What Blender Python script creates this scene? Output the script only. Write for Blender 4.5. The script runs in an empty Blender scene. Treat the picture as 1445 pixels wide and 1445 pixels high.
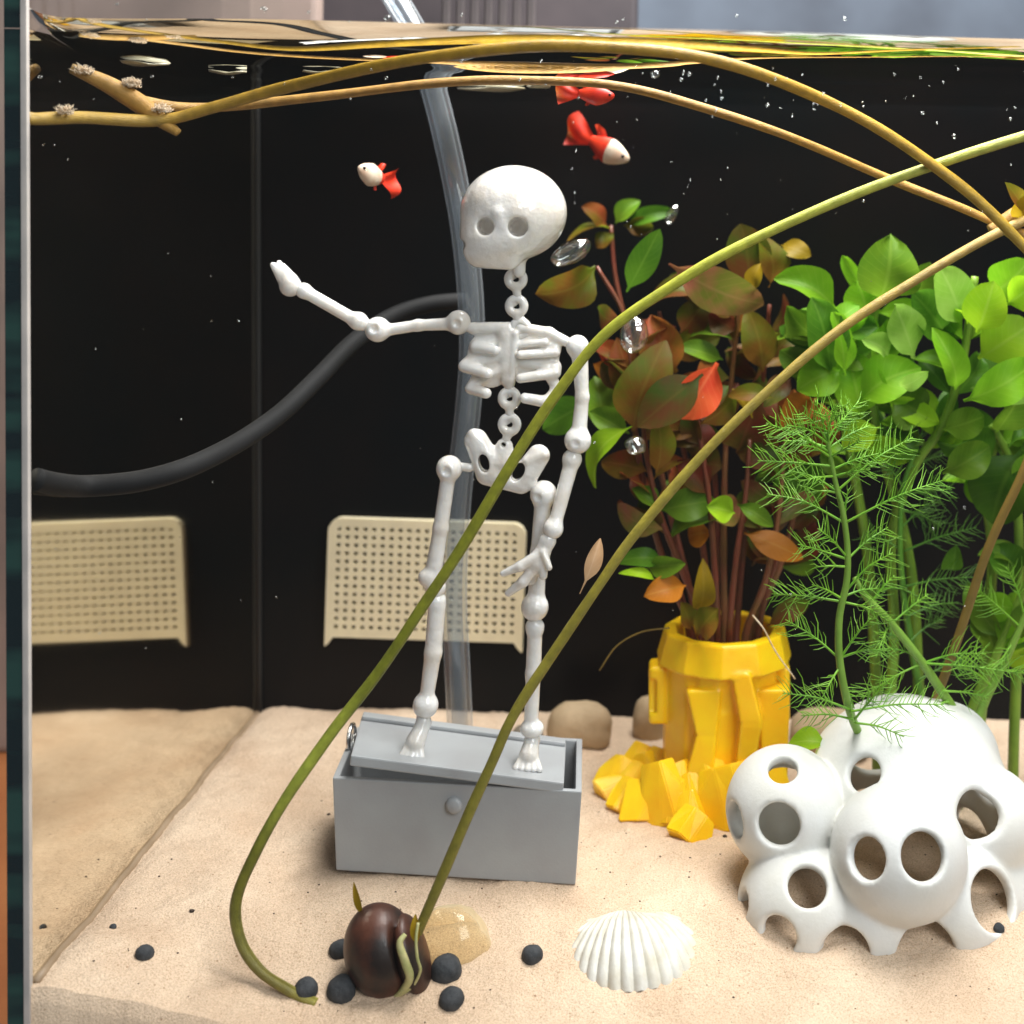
import bpy, bmesh, math, random
import numpy as np
from mathutils import Vector, Matrix

random.seed(7)
rng = np.random.default_rng(7)
SC = bpy.context.scene
COL = SC.collection
R = math.radians

# ------------------------------------------------------------------ camera
# photograph pixels (1445 x 1445); principal point of the level camera at (969, 266)
F, D, ZC, VPX, VPY, ROLL = 1970.0, 0.30, 0.168, 969.0, 266.0, R(1.0)
cam_d = bpy.data.cameras.new('camera')
cam = bpy.data.objects.new('camera', cam_d)
COL.objects.link(cam)
SC.camera = cam
cam_d.sensor_width = 36.0
cam_d.sensor_fit = 'HORIZONTAL'
cam_d.lens = F / 1445.0 * 36.0
cam_d.shift_x = (722.5 - VPX) / 1445.0
cam_d.shift_y = -(722.5 - VPY) / 1445.0
cam_d.clip_start = 0.01
cam_d.clip_end = 50.0
cam_d.dof.use_dof = True
cam_d.dof.focus_distance = 0.338
cam_d.dof.aperture_fstop = 14.0
cam.matrix_world = (Matrix.Translation((0, -D, ZC)) @ Matrix.Rotation(R(90), 4, 'X')
                    @ Matrix.Rotation(ROLL, 4, 'Z'))

# ------------------------------------------------------------------ world and lamps
W = bpy.data.worlds.new('World')
SC.world = W
W.use_nodes = True
bg = W.node_tree.nodes['Background']
bg.inputs[0].default_value = (0.92, 0.95, 1.0, 1)
bg.inputs[1].default_value = 0.13


def lamp(name, loc, target, sx, sy, power, color):
    ld = bpy.data.lights.new(name, 'AREA')
    ld.shape = 'RECTANGLE'
    ld.size, ld.size_y = sx, sy
    ld.energy = power
    ld.color = color
    o = bpy.data.objects.new(name, ld)
    COL.objects.link(o)
    o.location = loc
    o.rotation_euler = (Vector(target) - Vector(loc)).to_track_quat('-Z', 'Y').to_euler()
    return o


lamp('aquarium_lamp', (0.045, 0.075, 0.40), (0.03, 0.07, 0.0), 0.30, 0.13, 3.6, (1.0, 0.975, 0.945))
lamp('room_window', (0.75, -1.05, 0.95), (0.0, 0.06, 0.08), 0.8, 0.9, 17.5, (0.95, 0.97, 1.0))

SC.view_settings.view_transform = 'Standard'
SC.view_settings.look = 'None'
SC.view_settings.exposure = 0.2
SC.view_settings.gamma = 1.0
SC.render.engine = 'CYCLES'
SC.cycles.use_denoising = True
SC.cycles.max_bounces = 12
SC.cycles.transparent_max_bounces = 24
SC.cycles.transmission_bounces = 8
SC.cycles.caustics_reflective = False
SC.cycles.caustics_refractive = False
SC.cycles.sample_clamp_indirect = 6.0

# ------------------------------------------------------------------ tank numbers
ZW = 0.1958            # water level
YB = 0.160             # face of the black partition
XR = 0.20              # right end of the tank
ZT = 0.262             # rim of the glass


def xl(z):             # inner face of the left pane leans a hair
    return -0.1381 - 0.021 * z


CR, SR = math.cos(ROLL), math.sin(ROLL)


def P(px, py, Y):
    a, b = (px - VPX) / F, (VPY - py) / F
    return Vector(((a * CR - b * SR) * (D + Y), Y, ZC + (a * SR + b * CR) * (D + Y)))


def S(Y):              # photo pixels per metre at depth Y
    return F / (D + Y)


def smooth(a, b, x):
    t = np.clip((np.asarray(x, float) - a) / (b - a), 0, 1)
    return t * t * (3 - 2 * t)


def vnoise(x, y, seed=0):
    x = np.asarray(x, float); y = np.asarray(y, float)
    xi = np.floor(x).astype(np.int64); yi = np.floor(y).astype(np.int64)
    fx, fy = x - xi, y - yi
    fx = fx * fx * (3 - 2 * fx); fy = fy * fy * (3 - 2 * fy)

    def h(i, j):
        n = (i * 374761393 + j * 668265263 + seed * 144665) & 0xffffffff
        n = ((n ^ (n >> 13)) * 1274126177) & 0xffffffff
        return ((n ^ (n >> 16)) & 0xffff) / 65535.0
    return (h(xi, yi) * (1 - fx) * (1 - fy) + h(xi + 1, yi) * fx * (1 - fy)
            + h(xi, yi + 1) * (1 - fx) * fy + h(xi + 1, yi + 1) * fx * fy) - 0.5


def sandz(x, y):
    x = np.asarray(x, float); y = np.asarray(y, float)
    z = -0.0055 - 0.0105 * smooth(-0.137, -0.078, x) * (1 - smooth(0.0, 0.05, y))
    z = z + 0.0030 * vnoise(x / 0.05 + 3, y / 0.05, 1) * smooth(-0.13, -0.1, x) * smooth(0.02, 0.07, y)
    z = z + 0.0016 * vnoise(x / 0.016, y / 0.016, 2)
    z = z + 0.0008 * vnoise(x / 0.006, y / 0.006, 3)
    return z


def G(px, py):         # where a photo pixel meets the sand
    lo, hi = -0.05, 0.2
    for _ in range(40):
        m = (lo + hi) / 2
        p = P(px, py, m)
        if p.z > float(sandz(p.x, p.y)):
            lo = m
        else:
            hi = m
    p = P(px, py, lo)
    return Vector((p.x, p.y, float(sandz(p.x, p.y))))


# ------------------------------------------------------------------ materials
def new_mat(name):
    m = bpy.data.materials.new(name)
    m.use_nodes = True
    nt = m.node_tree
    nt.nodes.clear()
    out = nt.nodes.new('ShaderNodeOutputMaterial')
    return m, nt, out


def node(nt, kind, **kw):
    n = nt.nodes.new(kind)
    for k, v in kw.items():
        if k in n.inputs:
            n.inputs[k].default_value = v
        else:
            setattr(n, k, v)
    return n


def ramp(nt, fac, stops):
    n = nt.nodes.new('ShaderNodeValToRGB')
    e = n.color_ramp.elements
    while len(e) < len(stops):
        e.new(0.5)
    for el, (p, c) in zip(e, stops):
        el.position = p
        el.color = (*c, 1) if len(c) == 3 else c
    nt.links.new(fac, n.inputs[0])
    return n.outputs[0]


def coords(nt, which='Object'):
    return nt.nodes.new('ShaderNodeTexCoord').outputs[which]


def noise_tex(nt, vec, scale, detail=4.0, rough=0.55):
    n = node(nt, 'ShaderNodeTexNoise', Scale=scale, Detail=detail, Roughness=rough)
    nt.links.new(vec, n.inputs['Vector'])
    return n.outputs['Fac']


def bump(nt, height, dist, strength=1.0):
    b = node(nt, 'ShaderNodeBump', Strength=strength, Distance=dist)
    nt.links.new(height, b.inputs['Height'])
    return b.outputs['Normal']


def plain(name, c1, c2=None, rough=0.5, scale=200.0, sss=0.0, sss_r=(0.002, 0.002, 0.002), bump_d=0.0,
          bump_scale=800.0, spec=0.5, coat=0.0, metallic=0.0, trans=0.0, ior=1.45, lo=0.35, hi=0.65):
    m, nt, out = new_mat(name)
    b = node(nt, 'ShaderNodeBsdfPrincipled')
    b.inputs['Base Color'].default_value = (*c1, 1)
    b.inputs['Roughness'].default_value = rough
    b.inputs['Specular IOR Level'].default_value = spec
    b.inputs['Coat Weight'].default_value = coat
    b.inputs['Coat Roughness'].default_value = 0.1
    b.inputs['Metallic'].default_value = metallic
    b.inputs['Transmission Weight'].default_value = trans
    b.inputs['IOR'].default_value = ior
    if sss > 0:
        b.inputs['Subsurface Weight'].default_value = sss
        b.inputs['Subsurface Radius'].default_value = sss_r
        b.inputs['Subsurface Scale'].default_value = 1.0
    v = coords(nt)
    if c2 is not None:
        nt.links.new(ramp(nt, noise_tex(nt, v, scale), [(lo, c1), (hi, c2)]), b.inputs['Base Color'])
    if bump_d > 0:
        nt.links.new(bump(nt, noise_tex(nt, v, bump_scale, 5.0), bump_d), b.inputs['Normal'])
    nt.links.new(b.outputs[0], out.inputs[0])
    return m


def leaf_mat(name, c1, c2, vein, trans=0.52, rough=0.42):
    m, nt, out = new_mat(name)
    uv = coords(nt, 'UV')
    ob = coords(nt, 'Object')
    base = ramp(nt, noise_tex(nt, ob, 85.0, 3.0), [(0.38, c1), (0.62, c2)])
    sep = node(nt, 'ShaderNodeSeparateXYZ'); nt.links.new(uv, sep.inputs[0])
    # distance from midrib
    ax = node(nt, 'ShaderNodeMath', operation='ABSOLUTE')
    sub = node(nt, 'ShaderNodeMath', operation='SUBTRACT'); sub.inputs[1].default_value = 0.5
    nt.links.new(sep.outputs[0], sub.inputs[0]); nt.links.new(sub.outputs[0], ax.inputs[0])
    mid = ramp(nt, ax.outputs[0], [(0.012, (1, 1, 1)), (0.05, (0, 0, 0))])
    # slanting side veins
    ad = node(nt, 'ShaderNodeMath', operation='MULTIPLY_ADD'); ad.inputs[1].default_value = -0.55
    nt.links.new(ax.outputs[0], ad.inputs[0]); nt.links.new(sep.outputs[1], ad.inputs[2])
    fr = node(nt, 'ShaderNodeMath', operation='MULTIPLY'); fr.inputs[1].default_value = 9.0
    nt.links.new(ad.outputs[0], fr.inputs[0])
    pp = node(nt, 'ShaderNodeMath', operation='PINGPONG'); pp.inputs[1].default_value = 0.5
    nt.links.new(fr.outputs[0], pp.inputs[0])
    side = ramp(nt, pp.outputs[0], [(0.0, (0.55, 0.55, 0.55)), (0.09, (0, 0, 0))])
    mx = node(nt, 'ShaderNodeMath', operation='MAXIMUM')
    nt.links.new(mid, mx.inputs[0]); nt.links.new(side, mx.inputs[1])
    sc_ = node(nt, 'ShaderNodeMath', operation='MULTIPLY'); sc_.inputs[1].default_value = 0.42
    nt.links.new(mx.outputs[0], sc_.inputs[0])
    mix = node(nt, 'ShaderNodeMix', data_type='RGBA')
    nt.links.new(sc_.outputs[0], mix.inputs[0])
    nt.links.new(base, mix.inputs[6]); mix.inputs[7].default_value = (*vein, 1)
    # object to object variation
    oi = node(nt, 'ShaderNodeObjectInfo')
    mr = node(nt, 'ShaderNodeMapRange'); mr.inputs[3].default_value = 0.72; mr.inputs[4].default_value = 1.25
    nt.links.new(oi.outputs['Random'], mr.inputs[0])
    hs = node(nt, 'ShaderNodeHueSaturation')
    nt.links.new(mr.outputs[0], hs.inputs['Value']); nt.links.new(mix.outputs[2], hs.inputs['Color'])
    b = node(nt, 'ShaderNodeBsdfPrincipled'); b.inputs['Roughness'].default_value = rough
    b.inputs['Specular IOR Level'].default_value = 0.16
    nt.links.new(hs.outputs[0], b.inputs['Base Color'])
    nt.links.new(bump(nt, mx.outputs[0], 0.0001, 0.3), b.inputs['Normal'])
    tr = node(nt, 'ShaderNodeBsdfTranslucent'); nt.links.new(hs.outputs[0], tr.inputs[0])
    ms = node(nt, 'ShaderNodeMixShader'); ms.inputs[0].default_value = trans
    nt.links.new(b.outputs[0], ms.inputs[1]); nt.links.new(tr.outputs[0], ms.inputs[2])
    nt.links.new(ms.outputs[0], out.inputs[0])
    return m


def interface_mat(name, tint, rough=0.0):
    """water-to-air boundary: a Fresnel mix that turns into total reflection beyond the critical angle"""
    m, nt, out = new_mat(name)
    fr = node(nt, 'ShaderNodeFresnel'); fr.inputs['IOR'].default_value = 1.33
    t = node(nt, 'ShaderNodeBsdfTransparent')
    g = node(nt, 'ShaderNodeBsdfGlossy'); g.inputs['Roughness'].default_value = rough
    g.inputs['Color'].default_value = (*tint, 1)
    ms = node(nt, 'ShaderNodeMixShader')
    nt.links.new(fr.outputs[0], ms.inputs[0]); nt.links.new(t.outputs[0], ms.inputs[1]); nt.links.new(g.outputs[0], ms.inputs[2])
    nt.links.new(ms.outputs[0], out.inputs[0])
    return m


def pane_mat(name, tint, lo, hi, rough=0.0, gloss=(1, 1, 1), body=None, body_lo=0.0, body_hi=0.0, body_pow=2.2):
    """thin clear wall: transparent face on, glossy at grazing angles, optional milky body"""
    m, nt, out = new_mat(name)
    lw = node(nt, 'ShaderNodeLayerWeight'); lw.inputs[0].default_value = 0.5
    pw = node(nt, 'ShaderNodeMath', operation='POWER'); pw.inputs[1].default_value = 4.0
    nt.links.new(lw.outputs['Facing'], pw.inputs[0])
    mr = node(nt, 'ShaderNodeMapRange'); mr.inputs[3].default_value = lo; mr.inputs[4].default_value = hi
    nt.links.new(pw.outputs[0], mr.inputs[0])
    t = node(nt, 'ShaderNodeBsdfTransparent'); t.inputs[0].default_value = (*tint, 1)
    surf = t.outputs[0]
    if body is not None:
        df = node(nt, 'ShaderNodeBsdfDiffuse'); df.inputs[0].default_value = (*body, 1)
        m2 = node(nt, 'ShaderNodeMapRange'); m2.inputs[3].default_value = body_lo; m2.inputs[4].default_value = body_hi
        p2 = node(nt, 'ShaderNodeMath', operation='POWER'); p2.inputs[1].default_value = body_pow
        nt.links.new(lw.outputs['Facing'], p2.inputs[0]); nt.links.new(p2.outputs[0], m2.inputs[0])
        mb = node(nt, 'ShaderNodeMixShader')
        nt.links.new(m2.outputs[0], mb.inputs[0]); nt.links.new(surf, mb.inputs[1]); nt.links.new(df.outputs[0], mb.inputs[2])
        surf = mb.outputs[0]
    g = node(nt, 'ShaderNodeBsdfGlossy'); g.inputs['Roughness'].default_value = rough
    g.inputs['Color'].default_value = (*gloss, 1)
    ms = node(nt, 'ShaderNodeMixShader')
    nt.links.new(mr.outputs[0], ms.inputs[0]); nt.links.new(surf, ms.inputs[1]); nt.links.new(g.outputs[0], ms.inputs[2])
    nt.links.new(ms.outputs[0], out.inputs[0])
    return m


def sand_mat():
    m, nt, out = new_mat('sand_grains')
    v = coords(nt)
    b = node(nt, 'ShaderNodeBsdfPrincipled'); b.inputs['Roughness'].default_value = 0.9
    b.inputs['Specular IOR Level'].default_value = 0.15
    big = ramp(nt, noise_tex(nt, v, 45.0, 3.0), [(0.3, (0.65, 0.475, 0.335)), (0.7, (0.77, 0.60, 0.445))])
    fine = ramp(nt, noise_tex(nt, v, 2600.0, 2.0), [(0.30, (0.74, 0.68, 0.60)), (0.5, (1, 1, 1)), (0.75, (1.18, 1.15, 1.12))])
    mul = node(nt, 'ShaderNodeMix', data_type='RGBA', blend_type='MULTIPLY'); mul.inputs[0].default_value = 1.0
    nt.links.new(big, mul.inputs[6]); nt.links.new(fine, mul.inputs[7])
    # scattered brown grains
    vo = node(nt, 'ShaderNodeTexVoronoi', Scale=520.0); nt.links.new(v, vo.inputs['Vector'])
    d = ramp(nt, vo.outputs['Distance'], [(0.10, (1, 1, 1)), (0.17, (0, 0, 0))])
    sp = node(nt, 'ShaderNodeSeparateColor'); nt.links.new(vo.outputs['Color'], sp.inputs[0])
    pick = ramp(nt, sp.outputs[0], [(0.74, (0, 0, 0)), (0.95, (0.8, 0.8, 0.8))])
    mm = node(nt, 'ShaderNodeMath', operation='MULTIPLY')
    nt.links.new(d, mm.inputs[0]); nt.links.new(pick, mm.inputs[1])
    mx = node(nt, 'ShaderNodeMix', data_type='RGBA')
    nt.links.new(mm.outputs[0], mx.inputs[0]); nt.links.new(mul.outputs[2], mx.inputs[6])
    mx.inputs[7].default_value = (0.30, 0.16, 0.08, 1)
    nt.links.new(mx.outputs[2], b.inputs['Base Color'])
    nt.links.new(bump(nt, noise_tex(nt, v, 1500.0, 3.0, 0.7), 0.0006), b.inputs['Normal'])
    nt.links.new(b.outputs[0], out.inputs[0])
    return m


def glass_edge_mat():
    m, nt, out = new_mat('glass_edge')
    v = coords(nt)
    mp = node(nt, 'ShaderNodeMapping'); mp.inputs['Rotation'].default_value = (0, R(35), 0)
    mp.inputs['Scale'].default_value = (8, 8, 60)
    nt.links.new(v, mp.inputs[0])
    b = node(nt, 'ShaderNodeBsdfPrincipled'); b.inputs['Roughness'].default_value = 0.12
    c = ramp(nt, noise_tex(nt, mp.outputs[0], 2.0, 2.0), [(0.45, (0.005, 0.016, 0.020)), (0.62, (0.02, 0.065, 0.055))])
    nt.links.new(c, b.inputs['Base Color'])
    nt.links.new(b.outputs[0], out.inputs[0])
    return m


def bone_mat():
    """milky translucent moulded plastic"""
    m, nt, out = new_mat('milky_plastic')
    v = coords(nt)
    b = node(nt, 'ShaderNodeBsdfPrincipled')
    c = ramp(nt, noise_tex(nt, v, 110.0, 3.0), [(0.32, (0.94, 0.94, 0.93)), (0.68, (0.85, 0.79, 0.72))])
    nt.links.new(c, b.inputs['Base Color'])
    b.inputs['Roughness'].default_value = 0.2
    b.inputs['IOR'].default_value = 1.38
    b.inputs['Transmission Weight'].default_value = 0.14
    b.inputs['Subsurface Weight'].default_value = 0.45
    b.inputs['Subsurface Radius'].default_value = (0.002, 0.0018, 0.0015)
    b.inputs['Subsurface Scale'].default_value = 1.0
    b.inputs['Coat Weight'].default_value = 1.0
    b.inputs['Coat Roughness'].default_value = 0.06
    n1 = bump(nt, noise_tex(nt, v, 220.0, 3.0, 0.5), 0.0006)
    nt.links.new(n1, b.inputs['Normal']); nt.links.new(n1, b.inputs['Coat Normal'])
    tr = node(nt, 'ShaderNodeBsdfTranslucent'); tr.inputs[0].default_value = (0.95, 0.94, 0.92, 1)
    ms = node(nt, 'ShaderNodeMixShader'); ms.inputs[0].default_value = 0.12
    nt.links.new(b.outputs[0], ms.inputs[1]); nt.links.new(tr.outputs[0], ms.inputs[2])
    nt.links.new(ms.outputs[0], out.inputs[0])
    return m


M = {}
M['sand'] = sand_mat()
M['water'] = interface_mat('water_surface', (0.93, 0.94, 0.92))
M['side_inner'] = interface_mat('side_pane_inner', (0.84, 0.79, 0.68), 0.05)
M['pane'] = pane_mat('clear_glass', (0.985, 0.992, 0.988), 0.014, 0.8)
M['edge'] = glass_edge_mat()
M['silicone'] = plain('clear_silicone', (0.62, 0.56, 0.52), (0.45, 0.42, 0.40), 0.35, 60.0, sss=0.3)
M['seam'] = plain('dark_seam', (0.006, 0.006, 0.006), None, 0.5)
M['corner'] = plain('sandy_silicone', (0.24, 0.165, 0.10), (0.32, 0.23, 0.15), 0.5, 90.0)
M['black'] = plain('black_plastic', (0.0022, 0.0032, 0.0038), (0.0055, 0.0042, 0.0040), 0.32, 14.0, spec=0.16)
M['comb'] = plain('lit_damp_plastic', (0.085, 0.072, 0.072), (0.06, 0.05, 0.052), 0.45, 90.0)  # black plastic lightened: lamp light and condensation put into the colour
M['cream'] = plain('cream_plastic', (0.76, 0.67, 0.46), (0.70, 0.61, 0.42), 0.45, 150.0, sss=0.2, sss_r=(0.001, 0.001, 0.0006))
M['bone'] = bone_mat()
M['greybox'] = plain('grey_plastic', (0.36, 0.375, 0.385), (0.33, 0.335, 0.345), 0.33, 70.0, bump_d=0.00004, bump_scale=1500.0)
M['steel'] = plain('steel_wire', (0.6, 0.6, 0.6), None, 0.25, metallic=1.0)
M['white'] = plain('white_ceramic', (0.76, 0.765, 0.75), (0.71, 0.70, 0.65), 0.5, 60.0, sss=0.12, bump_d=0.00008, bump_scale=900.0)
M['yellow'] = plain('yellow_plastic', (0.94, 0.62, 0.008), (0.92, 0.50, 0.005), 0.33, 70.0, sss=0.25,
                    sss_r=(0.003, 0.0018, 0.0003), bump_d=0.00012, bump_scale=260.0)
M['shell'] = plain('shell_white', (0.60, 0.56, 0.46), (0.69, 0.68, 0.63), 0.5, 180.0, bump_d=0.00015, bump_scale=700.0, sss=0.1)
M['pellet'] = plain('dark_clay', (0.022, 0.025, 0.029), (0.05, 0.053, 0.058), 0.8, 500.0, bump_d=0.0002, bump_scale=1500.0)
M['seed'] = plain('seed_brown', (0.085, 0.026, 0.013), (0.014, 0.008, 0.006), 0.46, 75.0, bump_d=0.0001, bump_scale=500.0, coat=0.08, lo=0.4, hi=0.6)
M['germ'] = plain('germ_pale', (0.55, 0.50, 0.24), (0.38, 0.40, 0.15), 0.5, 400.0)
M['root'] = plain('root_pale', (0.52, 0.52, 0.22), (0.25, 0.32, 0.08), 0.6, 500.0)
M['stone'] = plain('beige_stone', (0.50, 0.37, 0.23), (0.40, 0.29, 0.17), 0.8, 110.0, bump_d=0.0006, bump_scale=180.0)
M['stone2'] = plain('grey_stone', (0.13, 0.105, 0.08), (0.19, 0.16, 0.12), 0.8, 110.0, bump_d=0.0006, bump_scale=180.0)
M['quartz'] = pane_mat('amber_quartz', (0.97, 0.90, 0.72), 0.03, 0.5, 0.12, (1, 0.97, 0.85), (0.80, 0.70, 0.48), 0.16, 0.75)
M['tube'] = pane_mat('clear_tube', (0.86, 0.89, 0.92), 0.06, 0.5, 0.12, (1, 0.98, 0.95), (0.66, 0.71, 0.76), 0.07, 1.0, 5.0)
M['hose'] = plain('reflected_hose_grey', (0.013, 0.013, 0.0135), (0.009, 0.009, 0.009), 0.7, 60.0, spec=0.2)  # tone of a front glass reflection
M['bubble'] = pane_mat('air_bubble', (0.9, 0.93, 0.92), 0.22, 1.0, 0.0)
M['speck'] = plain('pale_speck', (0.75, 0.76, 0.74), None, 0.3)
M['debris'] = plain('dark_debris', (0.06, 0.035, 0.022), (0.02, 0.015, 0.012), 0.8, 300.0)
M['fishpale'] = plain('fish_pale', (0.62, 0.42, 0.30), (0.70, 0.62, 0.50), 0.35, 260.0, sss=0.3)
M['fishred'] = plain('fish_red', (0.70, 0.045, 0.012), (0.50, 0.02, 0.01), 0.45, 240.0, sss=0.2, sss_r=(0.002, 0.0005, 0.0003))
M['eye'] = plain('fish_eye', (0.01, 0.01, 0.01), None, 0.1)
M['wood'] = plain('orange_wood', (0.42, 0.15, 0.05), (0.34, 0.11, 0.035), 0.5, 25.0)
M['wall'] = plain('blue_grey_wall', (0.17, 0.205, 0.26), (0.075, 0.085, 0.11), 0.8, 9.0)
M['mauve'] = plain('mauve_panel', (0.06, 0.046, 0.05), (0.03, 0.024, 0.028), 0.7, 20.0)
M['beige'] = plain('beige_panel', (0.36, 0.27, 0.23), (0.20, 0.15, 0.13), 0.7, 12.0)


def stem_mat(name, stops):
    """colour changes along the stem"""
    m, nt, out = new_mat(name)
    uv = coords(nt, 'UV')
    sep = node(nt, 'ShaderNodeSeparateXYZ'); nt.links.new(uv, sep.inputs[0])
    c = ramp(nt, sep.outputs[1], stops)
    ob = coords(nt)
    nz = ramp(nt, noise_tex(nt, ob, 350.0, 5.0), [(0.3, (0.68, 0.68, 0.62)), (0.7, (1.1, 1.1, 1.05))])
    mul = node(nt, 'ShaderNodeMix', data_type='RGBA', blend_type='MULTIPLY'); mul.inputs[0].default_value = 1.0
    nt.links.new(c, mul.inputs[6]); nt.links.new(nz, mul.inputs[7])
    b = node(nt, 'ShaderNodeBsdfPrincipled'); b.inputs['Roughness'].default_value = 0.42
    b.inputs['Subsurface Weight'].default_value = 0.25
    b.inputs['Subsurface Radius'].default_value = (0.001, 0.001, 0.0004)
    b.inputs['Subsurface Scale'].default_value = 1.0
    nt.links.new(mul.outputs[2], b.inputs['Base Color'])
    mp = node(nt, 'ShaderNodeMapping'); mp.inputs['Scale'].default_value = (14, 60, 1)
    nt.links.new(uv, mp.inputs[0])
    nt.links.new(bump(nt, noise_tex(nt, mp.outputs[0], 3.0, 4.0), 0.00025), b.inputs['Normal'])
    nt.links.new(b.outputs[0], out.inputs[0])
    return m


M['stem_a'] = stem_mat('petiole_green', [(0.0, (0.34, 0.30, 0.05)), (0.10, (0.18, 0.15, 0.02)), (0.28, (0.20, 0.20, 0.018)), (0.36, (0.42, 0.47, 0.06)),
                                         (0.44, (0.22, 0.24, 0.015)), (0.66, (0.30, 0.31, 0.02)), (0.80, (0.50, 0.52, 0.05)), (1.0, (0.58, 0.60, 0.12))])
M['stem_b'] = stem_mat('petiole_olive', [(0.0, (0.21, 0.18, 0.025)), (0.3, (0.25, 0.22, 0.022)), (0.6, (0.30, 0.24, 0.025)), (0.8, (0.36, 0.24, 0.04)), (1.0, (0.52, 0.34, 0.09))])
M['stem_c'] = stem_mat('petiole_tan', [(0.0, (0.52, 0.31, 0.09)), (0.4, (0.50, 0.27, 0.06)), (1.0, (0.54, 0.30, 0.06))])
M['stem_d'] = stem_mat('petiole_yellow', [(0.0, (0.52, 0.33, 0.06)), (0.2, (0.42, 0.25, 0.03)), (0.45, (0.46, 0.27, 0.012)), (0.75, (0.56, 0.32, 0.03)), (1.0, (0.46, 0.30, 0.03))])
M['stem_red'] = plain('red_stem', (0.16, 0.035, 0.018), (0.10, 0.035, 0.012), 0.4, 120.0, sss=0.2)
M['stem_pink'] = plain('pink_stem', (0.22, 0.07, 0.035), (0.15, 0.08, 0.02), 0.4, 100.0, sss=0.2)
M['stem_green'] = plain('green_stem', (0.20, 0.34, 0.03), (0.13, 0.24, 0.02), 0.4, 120.0, sss=0.2)
M['stem_brown'] = plain('brown_stem', (0.21, 0.13, 0.025), (0.15, 0.10, 0.02), 0.5, 120.0)
M['fern'] = plain('fern_green', (0.22, 0.47, 0.03), (0.12, 0.32, 0.02), 0.45, 120.0)
M['fern2'] = plain('fern_dark', (0.10, 0.25, 0.02), (0.06, 0.18, 0.015), 0.45, 120.0)
M['fernstem'] = plain('fern_stem', (0.20, 0.36, 0.05), (0.14, 0.26, 0.03), 0.45, 120.0)
LM = {
    'olive': leaf_mat('leaf_olive', (0.13, 0.17, 0.010), (0.21, 0.095, 0.014), (0.27, 0.20, 0.03)),
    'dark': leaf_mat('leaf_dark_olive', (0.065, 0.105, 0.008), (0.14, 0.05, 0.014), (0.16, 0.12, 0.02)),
    'green': leaf_mat('leaf_green', (0.11, 0.24, 0.014), (0.16, 0.29, 0.018), (0.27, 0.42, 0.05)),
    'dgreen': leaf_mat('leaf_deep_green', (0.055, 0.16, 0.010), (0.09, 0.22, 0.014), (0.18, 0.34, 0.04)),
    'lime': leaf_mat('leaf_lime', (0.29, 0.55, 0.015), (0.37, 0.62, 0.02), (0.48, 0.70, 0.09), 0.55),
    'pale': leaf_mat('leaf_pale_green', (0.24, 0.47, 0.05), (0.33, 0.56, 0.09), (0.44, 0.64, 0.16), 0.45),
    'bgreen': leaf_mat('leaf_bright_green', (0.17, 0.42, 0.012), (0.24, 0.50, 0.02), (0.36, 0.60, 0.07), 0.55),
    'red': leaf_mat('leaf_red', (0.62, 0.06, 0.022), (0.70, 0.12, 0.035), (0.78, 0.24, 0.10), 0.35),
    'brown': leaf_mat('leaf_copper', (0.33, 0.07, 0.022), (0.18, 0.11, 0.012), (0.36, 0.16, 0.05)),
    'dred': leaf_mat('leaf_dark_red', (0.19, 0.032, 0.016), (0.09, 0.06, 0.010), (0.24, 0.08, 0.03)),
    'orange': leaf_mat('leaf_orange', (0.50, 0.18, 0.016), (0.42, 0.15, 0.014), (0.55, 0.28, 0.05)),
    'gold': leaf_mat('leaf_gold', (0.46, 0.30, 0.014), (0.34, 0.24, 0.012), (0.52, 0.36, 0.04)),
    'pink': leaf_mat('leaf_pinkish', (0.32, 0.115, 0.06), (0.14, 0.15, 0.02), (0.32, 0.20, 0.07), 0.3),
    'dry': leaf_mat('leaf_dry', (0.50, 0.33, 0.19), (0.38, 0.22, 0.11), (0.55, 0.38, 0.25), 0.3),
}


# ------------------------------------------------------------------ object helpers
def empty(name, loc, label, cat, group=None):
    o = bpy.data.objects.new(name, None)
    o.empty_display_size = 0.005
    COL.objects.link(o)
    o.location = loc
    o['label'] = label
    o['category'] = cat
    if group:
        o['group'] = group
    return o


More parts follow.
